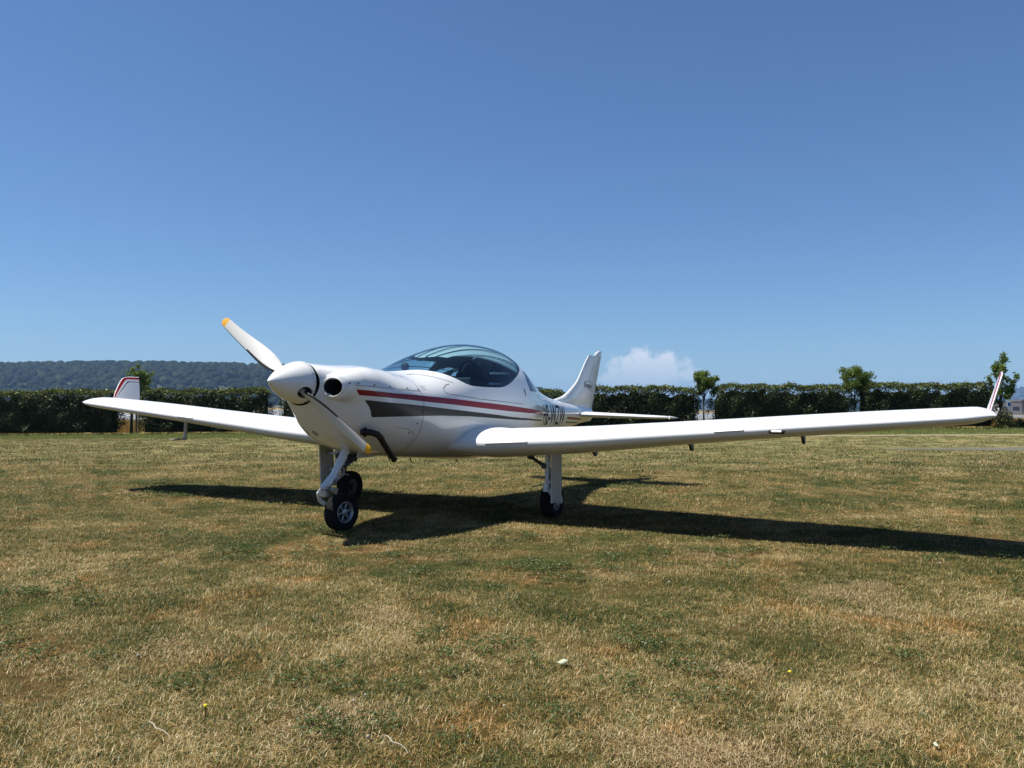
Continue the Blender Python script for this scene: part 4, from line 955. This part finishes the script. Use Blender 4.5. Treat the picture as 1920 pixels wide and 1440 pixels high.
def build_wing(sg):
    ys = np.concatenate([np.linspace(.30, .75, 14), np.linspace(.8, 4.0, 44), np.linspace(4.04, 4.36, 14), [4.40, 4.43, 4.46, 4.485, 4.505, 4.52, 4.53, 4.538]]); xx, t, cm, sn = airfoil(72); n = len(xx); V = []; F = []
    par = []
    for y in ys:
        le, te, zle, tk = [float(v) for v in wing_params(y)]; c = te-le; inc = math.radians(3.5-2.0*y/4.5)
        # root fairing swells into the hull
        fz = float(sm(np.array((.80-y)/.28))); c2 = c; up_ = tk*c*t*(1+.25*fz); lo_ = tk*c*t*(1.06+.20*float(sm(np.array((3.2-y)/2.6))))*(.62+.38*float(sm(np.array((y-.34)/.42))))
        zz = np.where(sn > 0, cm*c+up_, cm*c-lo_); X = le-.05*fz+xx*(c2+.10*fz); Z = zle+zz-(X-le)*math.tan(inc)
        yo = y if sg > 0 else y-.24*max(0, y-4.3)
        for k in range(n): V.append((X[k], sg*yo, Z[k])); par.append((xx[k], y, sn[k]))
    for i in range(len(ys)-1):
        for k in range(n): F.append((i*n+k, i*n+(k+1) % n, (i+1)*n+(k+1) % n, (i+1)*n+k))
    F.append(tuple((len(ys)-1)*n+k for k in range(n)))
    if sg > 0: F = [f[::-1] for f in F]
    s = Soup(V, F, 'w')
    def frac(A_):
        le, te, _, _ = wing_params(np.abs(A_[:, 1])); return (A_[:, 0]-le)/(te-le)
    yy = lambda A_: np.abs(A_[:, 1])
    hinge = .735
    s.cut(lambda A_: np.maximum.reduce([hinge-frac(A_), .66-yy(A_), yy(A_)-2.36]), lambda t_: 'flap')
    s.cut(lambda A_: np.maximum.reduce([hinge+.01-frac(A_), 2.40-yy(A_), yy(A_)-4.02]), lambda t_: 'ail', where=lambda t_: t_ == 'w')
    gp = .006
    s.cut(lambda A_: frac(A_)-hinge-gp, lambda t_: 'gap', where=lambda t_: t_ == 'flap')
    s.cut(lambda A_: frac(A_)-hinge-.01-gp, lambda t_: 'gap', where=lambda t_: t_ == 'ail')
    s.cut(lambda A_: 2.352-yy(A_), lambda t_: 'gap', where=lambda t_: t_ == 'flap')
    s.cut(lambda A_: yy(A_)-2.408, lambda t_: 'gap', where=lambda t_: t_ == 'ail')
    s.cut(lambda A_: yy(A_)-1.155)
    s.cut(lambda A_: np.abs(yy(A_)-1.155)-.0014, lambda t_: 'line', where=lambda t_: t_ == 'w')
    s.cut(lambda A_: yy(A_)-4.06)
    s.cut(lambda A_: np.abs(yy(A_)-4.06)-.0014, lambda t_: 'line', where=lambda t_: t_ == 'w')
    # fuel filler and small hatch rings on top
    for (hx, hy, hr) in ((2.22, 1.55, .035),):
        s.cut(lambda A_: np.where(A_[:, 2] > wing_params(np.abs(A_[:, 1]))[2]+.02, np.abs(np.hypot(A_[:, 0]-hx, yy(A_)-hy)-hr)-.002, 1), lambda t_: 'gap', where=lambda t_: t_ == 'w')
    w = s.part('wing', ('w', 'gap', 'line'), [WINGM, SEAM, mat('wing_joint', (.5, .5, .49), .6)], None, {'w': 0, 'gap': 1, 'line': 2}); A(w)
    w['label'] = 'near wing reaching to the right' if sg < 0 else 'far wing reaching to the left'
    for nm, tg in (('flap', 'flap'), ('aileron', 'ail')):
        o = s.part(nm, (tg,), [WINGM], None); o.parent = w
    # stall strips on the leading edge
    for (y0, y1, mt) in ((.76, 1.15, WINGM), (2.68, 2.89, WINGM)):
        mb = MB(); pts = []
        le, te, z0, _ = wing_params(np.array(y0)); V2 = []
        for y in (y0, y1):
            le, te, z0, tk = [float(v) for v in wing_params(np.array(y))]; z0 += .002
            V2 += [(le-.014, sg*y, z0+.008), (le+.012, sg*y, z0+.024), (le+.012, sg*y, z0-.010)]
        mb.add(V2, [(0, 1, 4, 3), (1, 2, 5, 4), (2, 0, 3, 5), (0, 2, 1), (3, 4, 5)]); o = mb.build('stall_strip', WINGM, smooth=False); o.parent = w
    # hinge brackets hanging under the trailing edge
    for (y, x) in ((1.25, 3.08), (2.22, 2.93), (3.18, 2.80)):
        le, te, z0, tk = [float(v) for v in wing_params(np.array(y))]; z = z0-(x-le)*math.tan(math.radians(3.5-2.0*y/4.5))-.040; zt_ = z-.0
        mb = MB(); V2 = []
        for t_ in (-.012, .012): V2 += [(x-.16, sg*y+t_, z+.02), (x+.02, sg*y+t_, z+.02), (x+.035, sg*y+t_, z-.055), (x-.0, sg*y+t_, z-.065), (x-.06, sg*y+t_, z-.02)]
        mb.add(V2, [(4, 3, 2, 1, 0), (5, 6, 7, 8, 9)]+[(k, (k+1) % 5, 5+(k+1) % 5, 5+k) for k in range(5)]); o = mb.build('hinge_bracket', DSTEEL, smooth=False); o.parent = w
    # joint edge where the root fairing meets the panel
    if sg < 0:
        le, te, z0, tk = [float(v) for v in wing_params(np.array(3.12))]
        mb = MB(); mb.box((1.775, -3.12, z0-.014), (.03, .115, .034), bev=.012); o = mb.build('lamp_recess', DARK); o.parent = w
        mb = MB(); mb.box((1.770, -3.12, z0-.014), (.03, .075, .018), bev=.006); o = mb.build('landing_light', LAMP); o.parent = w
    else:
        mb = MB(); mb.tube([(1.98, 3.01, .80), (1.975, 3.01, .68), (1.97, 3.01, .60)], .019, 10); mb.tube([(1.99, 3.01, .592), (1.84, 3.01, .588), (1.78, 3.01, .588)], [.012, .010, .007], 10); o = mb.build('pitot_mast', DOORM); o.parent = w
    return w
WP = build_wing(-1); WS = build_wing(1)
def winglet(sg, parent):
    zs = np.linspace(0, 1, 60); n = 90; q = np.linspace(0, 2*math.pi, n, endpoint=False); xx = .5*(1+np.cos(q)); t = 5*(.2969*np.sqrt(xx)-.126*xx-.3516*xx**2+.2843*xx**3-.1036*xx**4); sn = np.sign(np.sin(q)+1e-9)
    V = []; F = []
    for z in zs:
        le = float(cr([0, .1, .35, .7, .86, .95, 1], [2.08, 2.145, 2.21, 2.30, 2.35, 2.395, 2.47], z)); te = float(cr([0, .5, 1], [2.51, 2.57, 2.615], z)); c = te-le
        y = (4.455+.105*z) if sg < 0 else (4.405+.155*z); zz = .975+.31*z; tk = .085 if z < .95 else .05
        for k in range(n): V.append((le+xx[k]*c, sg*(y+sn[k]*t[k]*tk*c), zz))
    for i in range(len(zs)-1):
        for k in range(n): F.append((i*n+k, i*n+(k+1) % n, (i+1)*n+(k+1) % n, (i+1)*n+k))
    F.append(tuple((len(zs)-1)*n+k for k in range(n)))
    s = Soup(V, F, 'w')
    def band(A_):
        z = (A_[:, 2]-.975)/.31; le = cr([0, .1, .35, .7, .86, .95, 1], [2.08, 2.145, 2.21, 2.30, 2.35, 2.395, 2.47], z); a = (A_[:, 0]-le)/(2.2*(.10+.80*np.clip(z, 0, 1))); b = (1-z)*.31
        k = .012; h = np.clip(.5+.5*(b-a)/k, 0, 1); return b*(1-h)+a*h-k*h*(1-h)
    for lo, hi, tg in ((.005, .034, 'red'), (.056, .070, 'navy')):
        s.cut(lambda A_: band(A_)-lo); s.cut(lambda A_: band(A_)-hi)
        s.cut(lambda A_: np.abs(band(A_)-(lo+hi)/2)-(hi-lo)/2, lambda t_: tg, where=lambda t_: t_ == 'w')
    if sg < 0: s.F = [f[::-1] for f in s.F]
    o = s.part('winglet', ('w', 'red', 'navy', 'seam'), [WINGM, RED, NAVY, SEAM], None, {'w': 0, 'red': 1, 'navy': 2, 'seam': 3}); A(o)
    return o
winglet(-1, WP); winglet(1, WS)

# ---- tail
def build_tail():
    zs = np.concatenate([np.linspace(.88, 1.30, 30), np.linspace(1.32, 1.70, 20)]); n = 56; q = np.linspace(0, 2*math.pi, n, endpoint=False); xx = .5*(1+np.cos(q)); t = 5*(.2969*np.sqrt(xx)-.126*xx-.3516*xx**2+.2843*xx**3-.1036*xx**4); sn = np.sign(np.sin(q)+1e-9); V = []; F = []
    LE = lambda z: float(cr([.88, 1.0, 1.06, 1.09, 1.115, 1.16, 1.24, 1.33, 1.46, 1.59, 1.70], [4.6, 4.7, 4.82, 4.98, 5.14, 5.30, 5.49, 5.665, 5.82, 5.955, 6.09], z)); TE = lambda z: 6.15+(z-.80)*.485
    for z in zs:
        le = LE(z); te = TE(z); c = te-le; th = max(.052, .075*1.0)*(1.0) if z > 1.2 else float(cr([.88, 1.05, 1.2], [.07, .062, .075], z)); tk = th*min(1, .95/c+.25)
        for k in range(n): V.append((le+xx[k]*c, sn[k]*t[k]*tk*c, z))
    for i in range(len(zs)-1):
        for k in range(n): F.append((i*n+k, i*n+(k+1) % n, (i+1)*n+(k+1) % n, (i+1)*n+k))
    b = (len(zs)-1)*n; F.append(tuple(b+k for k in range(n)))
    s = Soup(V, F, 'f')
    hin = lambda A_: 5.86+(A_[:, 2]-.88)*.52
    s.cut(lambda A_: hin(A_)-A_[:, 0], lambda t_: 'r')
    s.cut(lambda A_: A_[:, 0]-hin(A_)-.006, lambda t_: 's', where=lambda t_: t_ == 'r')
    f = s.part('tail_fin', ('f', 's'), [WHITE, SEAM], None, {'f': 0, 's': 1}); A(f); shade_auto(f, 50)
    r = s.part('rudder', ('r',), [WHITE], None); A(r); shade_auto(r, 50)
    # rounded horn on the rudder head
    mb = MB(); V2 = []; zs2 = np.linspace(0, 1, 9)
    for z in zs2:
        le = 6.33+.16*z**2.2; te = 6.587+.03*z-.03*z**6; c = te-le; w = .030*math.sqrt(max(.02, 1-z**3))
        for k in range(20): a = 2*math.pi*k/20; V2.append((le+c*.5*(1+math.cos(a)), w*math.sin(a)*(.75+.25*-math.cos(a)), 1.701+.085*z))
    Fs = [(i*20+k, i*20+(k+1) % 20, (i+1)*20+(k+1) % 20, (i+1)*20+k) for i in range(8) for k in range(20)]+[tuple(160+k for k in range(20))]
    mb.add(V2, Fs); o = mb.build('horn_balance', WHITE); o.parent = r
    # lower rudder closing piece
    mb = MB(); V2 = []
    for z, x0, x1, w in ((.80, 6.02, 6.145, .022), (.88, 6.0, 6.185, .028)):
        for (x, y) in ((x0, -w), (x1, -.006), (x1, .006), (x0, w)): V2.append((x, y, z))
    mb.add(V2, [(0, 1, 2, 3), (4, 7, 6, 5), (0, 4, 5, 1), (1, 5, 6, 2), (2, 6, 7, 3), (3, 7, 4, 0)]); o = mb.build('rudder_foot', WHITE, smooth=False); o.parent = r
    # tailplane halves
    for sg in (-1, 1):
        ys = np.concatenate([np.linspace(.02, 1.12, 24), [1.15, 1.18, 1.20, 1.215]]); V = []; F = []
        for y in ys:
            le = float(cr([.0, .9, 1.12, 1.18, 1.215], [5.45, 5.66, 5.72, 5.78, 5.90], y)); te = 6.14-.05*y; c = te-le; tk = .115 if y < 1.15 else .115*(1.235-y)/.085
            for k in range(n): V.append((le+xx[k]*c, sg*y, .898-.022*y+sn[k]*t[k]*tk*c))
        for i in range(len(ys)-1):
            for k in range(n): F.append((i*n+k, i*n+(k+1) % n, (i+1)*n+(k+1) % n, (i+1)*n+k))
        F.append(tuple((len(ys)-1)*n+k for k in range(n)))
        F = F if sg < 0 else [f[::-1] for f in F]
        s = Soup(V, F, 'h'); s.cut(lambda A_: 5.93-A_[:, 0], lambda t_: 'e'); s.cut(lambda A_: A_[:, 0]-5.936, lambda t_: 's', where=lambda t_: t_ == 'e')
        s.cut(lambda A_: np.abs(A_[:, 1])-1.10, where=lambda t_: t_ == 'h')
        s.cut(lambda A_: np.maximum(np.abs(np.abs(A_[:, 1])-1.10)-.0015, A_[:, 0]-5.93), lambda t_: 's', where=lambda t_: t_ == 'h')
        h = s.part('tailplane', ('h', 's'), [WINGM, SEAM], None, {'h': 0, 's': 1}); A(h); shade_auto(h, 50)
        e = s.part('elevator', ('e',), [WINGM], None); A(e); shade_auto(e, 50)
        mb = MB(); mb.tube([(5.82, sg*1.205, .872), (5.86, sg*1.25, .871), (5.93, sg*1.29, .869)], [.022, .014, .002], 10); o = mb.build('mass_balance', WINGM); A(o)
        for y in (.55, .98):
            mb = MB(); mb.box((5.95, sg*y, .858), (.05, .012, .025)); o = mb.build('hinge', DSTEEL, smooth=False); o.parent = e
build_tail()

# ---- undercarriage
def wheel(name, c, axis, R=.147, w=.115, rim_r=.082, spokes=6, inner=0):
    root = MB(); ax = np.array(axis, float); ax /= np.linalg.norm(ax)
    hub = bpy.data.objects.new(name, None); COL.objects.link(hub); A(hub)
    mb = MB(); h = w/2
    mb.lathe(c, ax, [(-h*.62, rim_r*.96), (-h*.86, rim_r*1.1), (-h, rim_r*1.35), (-h*.95, R*.88), (-h*.72, R*.975), (-h*.62, R*.985), (-h*.60, R*.972), (-h*.54, R*.972), (-h*.52, R*.99), (-h*.2, R), (-h*.18, R*.985), (-h*.12, R*.985), (-h*.10, R),
                     (h*.10, R), (h*.12, R*.985), (h*.18, R*.985), (h*.2, R), (h*.52, R*.99), (h*.54, R*.972), (h*.60, R*.972), (h*.62, R*.985), (h*.72, R*.975), (h*.95, R*.88), (h, rim_r*1.35), (h*.86, rim_r*1.1), (h*.62, rim_r*.96)], 56)
    o = mb.build('tyre', TYRE); o.parent = hub
    mb = MB()
    for s in (-1, 1):
        if s == inner: continue
        mb.lathe(np.array(c), ax*s, [(h*.60, rim_r*.96), (h*.80, rim_r*1.02), (h*.83, rim_r*.97), (h*.62, rim_r*.84), (h*.30, rim_r*.80)], 40)
        mb.lathe(np.array(c), ax*s, [(h*.30, rim_r*.34), (h*.66, rim_r*.34), (h*.74, rim_r*.24), (h*.74, .001)], 20)
    a0 = np.array([0, 0, 1.]); a0 -= ax*(a0@ax); a0 /= np.linalg.norm(a0); b0 = np.cross(ax, a0)
    for s in (-1, 1):
        if s == inner: continue
        for k in range(spokes):
            q = 2*math.pi*k/spokes+.3; d = math.cos(q)*a0+math.sin(q)*b0; R_ = np.stack([d, np.cross(ax, d), ax], 1); mb.box(np.array(c)+d*rim_r*.58+ax*s*h*.52, (rim_r*.55, rim_r*.16, h*.16), rot=R_, bev=.003)
    o = mb.build('rim', RIM); o.parent = hub
    mb = MB(); mb.lathe(np.array(c), ax, [(-h*.28, rim_r*.84), (-h*.28, .001)], 32); mb.lathe(np.array(c), ax, [(h*.28, rim_r*.84), (h*.28, .001)], 32); 
    if inner: mb.lathe(np.array(c), ax*inner, [(h*.60, rim_r*.98), (h*.62, .001)], 28); mb.lathe(np.array(c), ax*inner, [(h*.6, .04), (h*.95, .036), (h*.96, .001)], 16)
    o = mb.build('brake_disc', BLACK if inner else DSTEEL); o.parent = hub
    return hub
NWC = np.array([.835, 0, .147]); NAX = np.array([math.sin(math.radians(9)), math.cos(math.radians(9)), 0])
wheel('nose_wheel', NWC, NAX)
def nose_gear():
    fw = np.array([NAX[1], -NAX[0], 0])*-1.0   # forward for the steered wheel
    mb = MB(); mb.tube([(.895, 0, .66), (.86, 0, .60), (.745, 0, .455), (.70, 0, .405)], [.034, .034, .029, .029], 18)
    mb.tube([(.70, 0, .415), (.665, 0, .385), (.625, 0, .362), (.60, 0, .35)], [.031, .031, .028, .012], 16, flat=1.0); leg = mb.build('nose_leg', GEARW); A(leg)
    mb = MB(); mb.tube([(.625, 0, .368), (.622, 0, .345)], .034, 14); o = mb.build('collar', STEEL); o.parent = leg
    # trailing fork
    for s in (1,):
        o1 = np.array([.62, 0, .335])+NAX*s*.028; e1 = NWC+NAX*s*.082; m1 = np.array([.655, 0, .25])+NAX*s*.078; m0 = np.array([.63, 0, .31])+NAX*s*.068
        mb = MB(); mb.tube([o1, m0, m1, e1], [.022, .021, .018, .016], 10, flat=.8); A(mb.build('fork_arm', GEARW))
        mb = MB(); mb.lathe(e1+NAX*s*.004, NAX*s, [(0, .018), (.012, .016), (.013, .001)], 12); A(mb.build('axle_nut', STEEL))
    mb = MB(); mb.box((.628, .01, .312), (.045, .075, .07), bev=.012); A(mb.build('fork_crown', STEEL))
    mb = MB(); mb.tube([(.66, -.03, .345), (.72, -.05, .335), (.73, -.03, .30)], .009, 8); mb.lathe((.665, -.045, .335), (0, 1, 0), [(-.02, .001), (-.02, .022), (.02, .022), (.02, .001)], 14); A(mb.build('shimmy_damper', STEEL))
    # retraction brace behind the leg, hinge plates and the open doors
    mb = MB(); mb.tube([(.82, -.03, .50), (1.0, -.03, .585), (1.08, -.03, .60)], [.014, .017, .014], 8); mb.tube([(.82, .03, .50), (1.08, .03, .60)], .012, 8); A(mb.build('drag_brace', DSTEEL))
    mb = MB(); mb.lathe((.93, 0, .565), (0, 1, 0), [(-.05, .001), (-.05, .03), (.05, .03), (.05, .001)], 14); mb.tube([(.9, 0, .62), (.86, -.02, .56), (.85, -.02, .46)], .008, 6); A(mb.build('brace_joint', DSTEEL))
    for s in (-1, 1):
        R = np.array(Matrix.Rotation(math.radians(-8*s), 3, 'X')); mb = MB(); mb.box((1.03, s*.085, .60), (.24, .008, .065), rot=R); A(mb.build('nose_gear_door', DOORM, smooth=False))
nose_gear()
def main_gear(sg):
    y = lambda v: sg*v
    wheel('main_wheel', np.array([2.372, y(1.115), .157]), (0, 1, 0), R=.158, w=.118, inner=-sg)
    dx, dy = (-.02, .05) if sg > 0 else (0, 0)
    mb = MB(); mb.tube([(2.21, y(1.145), .70), (2.20, y(1.145), .42)], .023, 16); mb.tube([(2.20, y(1.145), .42), (2.195, y(1.145), .285)], .020, 16); mb.lathe((2.20, y(1.145), .42), (0, 0, -1), [(0, .026), (.012, .026), (.013, .020)], 16); leg = mb.build('main_leg', GEARW); A(leg)
    mb = MB(); mb.tube([(2.195, y(1.14), .33), (2.195, y(1.14), .255)], .030, 14); mb.tube([(2.195, y(1.17), .27), (2.25, y(1.195), .20), (2.372, y(1.20), .15)], [.026, .022, .018], 10); o = mb.build('trailing_arm', GEARW); o.parent = leg
    mb = MB(); mb.tube([(2.195, y(1.10), .31), (2.20, y(1.0), .29)], .006, 6); mb.tube([(2.24, y(1.14), .46), (2.33, y(1.16), .24)], .015, 8); o = mb.build('shock_strut', STEEL); o.parent = leg
    mb = MB(); mb.tube([(2.20, y(.86), .60), (2.21, y(1.0), .535), (2.205, y(1.12), .47)], [.014, .016, .014], 8); mb.tube([(2.24, y(.90), .60), (2.24, y(1.03), .51), (2.22, y(1.13), .48)], .009, 7); o = mb.build('side_brace', DSTEEL); A(o)
    mb = MB(); mb.lathe((2.21, y(1.12), .475), (1, 0, 0), [(-.04, .001), (-.04, .025), (.04, .025), (.04, .001)], 12); mb.lathe((2.21, y(.98), .545), (1, 0, 0), [(-.03, .001), (-.03, .02), (.03, .02), (.03, .001)], 12); o = mb.build('brace_joint', DSTEEL); A(o)
    # long leg door outboard of the strut, bent edge, split at the bottom
    P = [(2.10, .655), (2.30, .655), (2.315, .46), (2.335, .30), (2.325, .235), (2.36, .185), (2.37, .165), (2.29, .165), (2.255, .135), (2.225, .165), (2.13, .165), (2.115, .40)]
    for k in range(1):
        V = [(x+dx, y(1.215+dy+.02*(z-.4)), z) for x, z in P]+[(x+dx, y(1.228+dy+.02*(z-.4)), z) for x, z in P]; n = len(P)
        V2 = V; F = [tuple(range(n)), tuple(range(n, 2*n))[::-1]]+[(k, k+n, (k+1) % n+n, (k+1) % n) for k in range(n)]
        mb = MB(); mb.add(V2, F); d = mb.build('leg_door', DOORM, smooth=False); A(d)
    mb = MB(); mb.box((2.21+dx/2, y(1.18+dy/2), .50), (.06, .07+dy, .02)); mb.box((2.21+dx/2, y(1.18+dy/2), .34), (.06, .07+dy, .02)); o = mb.build('door_bracket', STEEL, smooth=False); o.parent = d
for sg in (-1, 1): main_gear(sg)
for sg in (-1, 1):
    mb = MB(); mb.tube([(2.235, sg*1.12, .62), (2.232, sg*1.118, .48), (2.240, sg*1.115, .36), (2.262, sg*1.10, .27), (2.33, sg*1.075, .18)], .0045, 6); A(mb.build('brake_hose', BLACK))
mb = MB(); mb.tube([(.80, -.036, .50), (.765, -.075, .45), (.705, -.036, .395)], .0075, 7); A(mb.build('torque_link', STEEL))
for p_ in ((.862, -.034, .585), (.80, -.033, .50), (.70, -.032, .40)):
    mb = MB(); mb.lathe(p_, (.2, -1, 0), [(-.006, .001), (-.006, .009), (.006, .009), (.007, .001)], 8); A(mb.build('bolt', DSTEEL))

# ---- exhaust, antennas, vents
mb = MB(); mb.tube([(.66, -.30, .782), (.70, -.365, .781), (.735, -.40, .765), (.775, -.405, .735), (.80, -.405, .705), (.90, -.405, .612), (.957, -.405, .562)], [.024, .024, .0245, .0245, .0235, .0235, .0235], 16, cap=False)
mb.tube([(.957, -.405, .562), (.95, -.405, .569), (.90, -.405, .615)], [.0235, .020, .020], 16, cap=False); A(mb.build('exhaust_pipe', EXH))
mb = MB(); mb.lathe((.665, -.325, .782), (.1, -1, 0), [(0, .03), (.012, .038), (.016, .030)], 20); A(mb.build('exhaust_collar', EXH))
for (x, z) in ((1.42, .548), (1.75, .52), (2.55, .476)):
    mb = MB(); mb.tube([(x, -.02, z+.02), (x+.01, -.02, z-.02), (x+.035, -.02, z-.045)], [.008, .006, .004], 6); A(mb.build('belly_antenna', DSTEEL))

# ---- registration letters, laid on the hull as thin print
def decal_text(txt, name, x0, x1, z0, z1, side=-1, surf=None, shear=0.0, bold=0.0, slope=0.0, parent=None, mt=None):
    cu = bpy.data.curves.new(name, 'FONT'); cu.body = txt; cu.resolution_u = 4; cu.shear = shear; cu.offset = bold
    to = bpy.data.objects.new(name, cu); COL.objects.link(to); dg = bpy.context.evaluated_depsgraph_get(); dg.update(); me = bpy.data.meshes.new_from_object(to.evaluated_get(dg))
    COL.objects.unlink(to); bpy.data.objects.remove(to)
    import bmesh
    bm = bmesh.new(); bm.from_mesh(me); X = [v.co.x for v in bm.verts]; Y = [v.co.y for v in bm.verts]; ax, bx, ay, by = min(X), max(X), min(Y), max(Y)
    bmesh.ops.triangulate(bm, faces=bm.faces)
    for k in range(1, 40):   # slice so that it can bend with the hull
        c = ax+(bx-ax)*k/40; bmesh.ops.bisect_plane(bm, geom=bm.verts[:]+bm.edges[:]+bm.faces[:], plane_co=(c, 0, 0), plane_no=(1, 0, 0))
    for k in range(1, 8):
        c = ay+(by-ay)*k/8; bmesh.ops.bisect_plane(bm, geom=bm.verts[:]+bm.edges[:]+bm.faces[:], plane_co=(0, c, 0), plane_no=(0, 1, 0))
    for v in bm.verts:
        a = (v.co.x-ax)/(bx-ax); b = (v.co.y-ay)/(by-ay)
        if side > 0: a = 1-a
        x = x0+(x1-x0)*a; z = z0+(z1-z0)*b+slope*(a-.5); y = surf(x, z); v.co = (x, (y if side < 0 else -y), z)
    bm.to_mesh(me); bm.free(); me.materials.clear(); me.materials.append(mt or LINE)
    o = bpy.data.objects.new(name, me); COL.objects.link(o)
    if parent: o.parent = parent
    else: A(o)
    return o
hull = lambda x, z: fy(x, z)-.0022
for sd in (-1, 1): decal_text('HB-WZW', 'registration_lettering', 3.79, 4.74, .782, 1.010, sd, hull, bold=.002, slope=-.012, parent=FUS)
for k, tx in enumerate(('ROTAX 912', 'max 2750 rpm', 'check oil')):
    pass
# three faint lines of small print by the firewall
for k, (w_, zz) in enumerate(((.085, 1.142), (.06, 1.128), (.07, 1.114))):
    mb = MB(); V = []; F = []; r = np.random.default_rng(k); x = 1.235
    while x < 1.235+w_:
        l = .003+.005*r.random(); b = len(V)
        for (xx_, z_) in ((x, zz), (x+l, zz), (x+l, zz+.005), (x, zz+.005)): V.append((xx_, fy(xx_, z_)-.0015, z_))
        F.append((b, b+1, b+2, b+3)); x += l+.003
    o = link_mesh('small_print', V, F, mat('faint_print', (.34, .34, .37), .5), None, smooth=False); o.parent = FUS
def fin_y(x, z):
    LEz = float(cr([.88, 1.0, 1.06, 1.09, 1.115, 1.16, 1.24, 1.33, 1.46, 1.59, 1.70], [4.6, 4.7, 4.82, 4.98, 5.14, 5.30, 5.49, 5.665, 5.82, 5.955, 6.09], z)); te = 6.15+(z-.80)*.485; c = te-LEz
    f = min(max((x-LEz)/c, 0.01), .99); t = 5*(.2969*math.sqrt(f)-.126*f-.3516*f**2+.2843*f**3-.1036*f**4); return -(t*.075*min(1, .95/c+.25)*c)-.003
decal_text('Dynamic', 'fin_logo_lettering', 5.86, 6.20, 1.235, 1.32, -1, fin_y, shear=.35, slope=-.02)
def swoosh(pts, w, name='fin_logo_swoosh'):
    V = []; F = []
    n = len(pts)
    for i, (x, z) in enumerate(pts):
        d = np.array(pts[min(i+1, n-1)])-np.array(pts[max(i-1, 0)]); d /= np.linalg.norm(d); ww = w*math.sin(math.pi*(i+.3)/(n-.4))
        for s in (-1, 1): xx_, z_ = x-d[1]*ww*s, z+d[0]*ww*s; V.append((xx_, fin_y(xx_, z_)-.0005, z_))
    for i in range(n-1): F.append((2*i, 2*i+1, 2*i+3, 2*i+2))
    A(link_mesh(name, V, F, LINE, None, smooth=False))
xs_ = np.linspace(0, 1, 22)
swoosh([(5.88+.33*a, 1.325+.035*math.sin(a*2.6)-.03*a) for a in xs_], .0035)
swoosh([(5.98+.25*a, 1.245-.03*a+.012*math.sin(a*6)) for a in xs_], .003)
swoosh([(5.90-.035*math.sin(a*3), 1.235+.12*a) for a in xs_], .003)

# ------------------------------------------------------------------ small things lying in the lawn
PALE = mat('dry_pale_leaf', (.36, .38, .26), .8); DANDY = mat('dandelion_yellow', (.65, .50, .02), .7); TWIG = mat('dry_twig', (.36, .32, .24), .9)
def gpix(px, py):
    v = _d+_rr*(px-960)/FPX+_uu*(720-py)/FPX; k = -CAM[2]/v[2]; return CAM+v*k
def curled_leaf(px, py, L, label, rot):
    p = gpix(px, py); r_ = empty('fallen_leaf', (p[0], p[1], 0)); r_.rotation_euler = (0, 0, rot); tag(r_, label, 'leaf')
    V = []; F = []; n = 9
    for i in range(n):
        a = -1+2*i/(n-1); w = L*.32*math.sqrt(max(0.02, 1-a*a))
        for j in range(5): b = -1+j/2; V.append((a*L/2, b*w, .018+.16*L*(1-a*a)*(1-b*b)+.08*L*math.sin(a*3+b)+.004))
    F = [(i*5+j, (i+1)*5+j, (i+1)*5+j+1, i*5+j+1) for i in range(n-1) for j in range(4)]
    o = link_mesh('leaf_blade', V, F, PALE, r_); m_ = o.modifiers.new('thickness', 'SOLIDIFY'); m_.thickness = .002
curled_leaf(1055, 1252, .048, 'pale curled dry leaf lying in the foreground grass', -1.0)
curled_leaf(1755, 1410, .022, 'small pale leaf near the bottom right corner', .4)
for px, py, nm in ((385, 1350, 'yellow dandelion flower low at left foreground'), (1481, 1283, 'yellow dandelion flower at right foreground')):
    p = gpix(px, py); r_ = empty('dandelion', (p[0], p[1], 0)); tag(r_, nm, 'flower', 'dandelions in the lawn')
    mb = MB(); mb.lathe((0, 0, .042), (0, 0, 1), [(-.004, .0015), (0, .0045), (.002, .0065), (.006, .005), (.007, .001)], 12); mb.build('flower_head', DANDY, r_)
    mb = MB(); mb.tube([(0, 0, 0), (0, 0, .04)], .0015, 5); mb.build('stem', CLOV, r_)
for (px0, py0, px1, py1, lb) in ((275, 1385, 318, 1412, 'bent pale dry stalk at the lower left'), (718, 1411, 765, 1440, 'straight pale twig at the bottom edge, left of centre')):
    a = gpix(px0, py0); b = gpix(px1, py1); m_ = (a+b)/2+np.array([.01, .02, 0]); a[2] = .045; b[2] = .04; m_[2] = .055
    pts_ = []
    for q in np.linspace(0, 1, 9): pts_.append(a*(1-q)**2+2*m_*q*(1-q)+b*q*q+np.array([.004*math.sin(q*9), .003*math.sin(q*13), .003*math.sin(q*11)]))
    mb = MB(); mb.tube(pts_, [.0008, .0012, .0016, .0017, .0016, .0015, .0013, .0010, .0006], 6); o = mb.build('twig', TWIG); tag(o, lb, 'twig')

# ------------------------------------------------------------------ the summer air
def haze():
    mb = MB(); mb.box((0, 0, 150-2), (26000, 26000, 304)); o = mb.build('haze', mat('air', (1, 1, 1)), smooth=False); o['kind'] = 'stuff'
    m = bpy.data.materials.new('haze_air'); m.use_nodes = True; t = m.node_tree; t.nodes.clear(); out = t.nodes.new('ShaderNodeOutputMaterial'); v = t.nodes.new('ShaderNodeVolumePrincipled')
    v.inputs['Color'].default_value = (.36, .60, 1, 1); v.inputs['Density'].default_value = .00009; v.inputs['Anisotropy'].default_value = .1; t.links.new(v.outputs[0], out.inputs['Volume'])
    o.data.materials.clear(); o.data.materials.append(m)
haze()
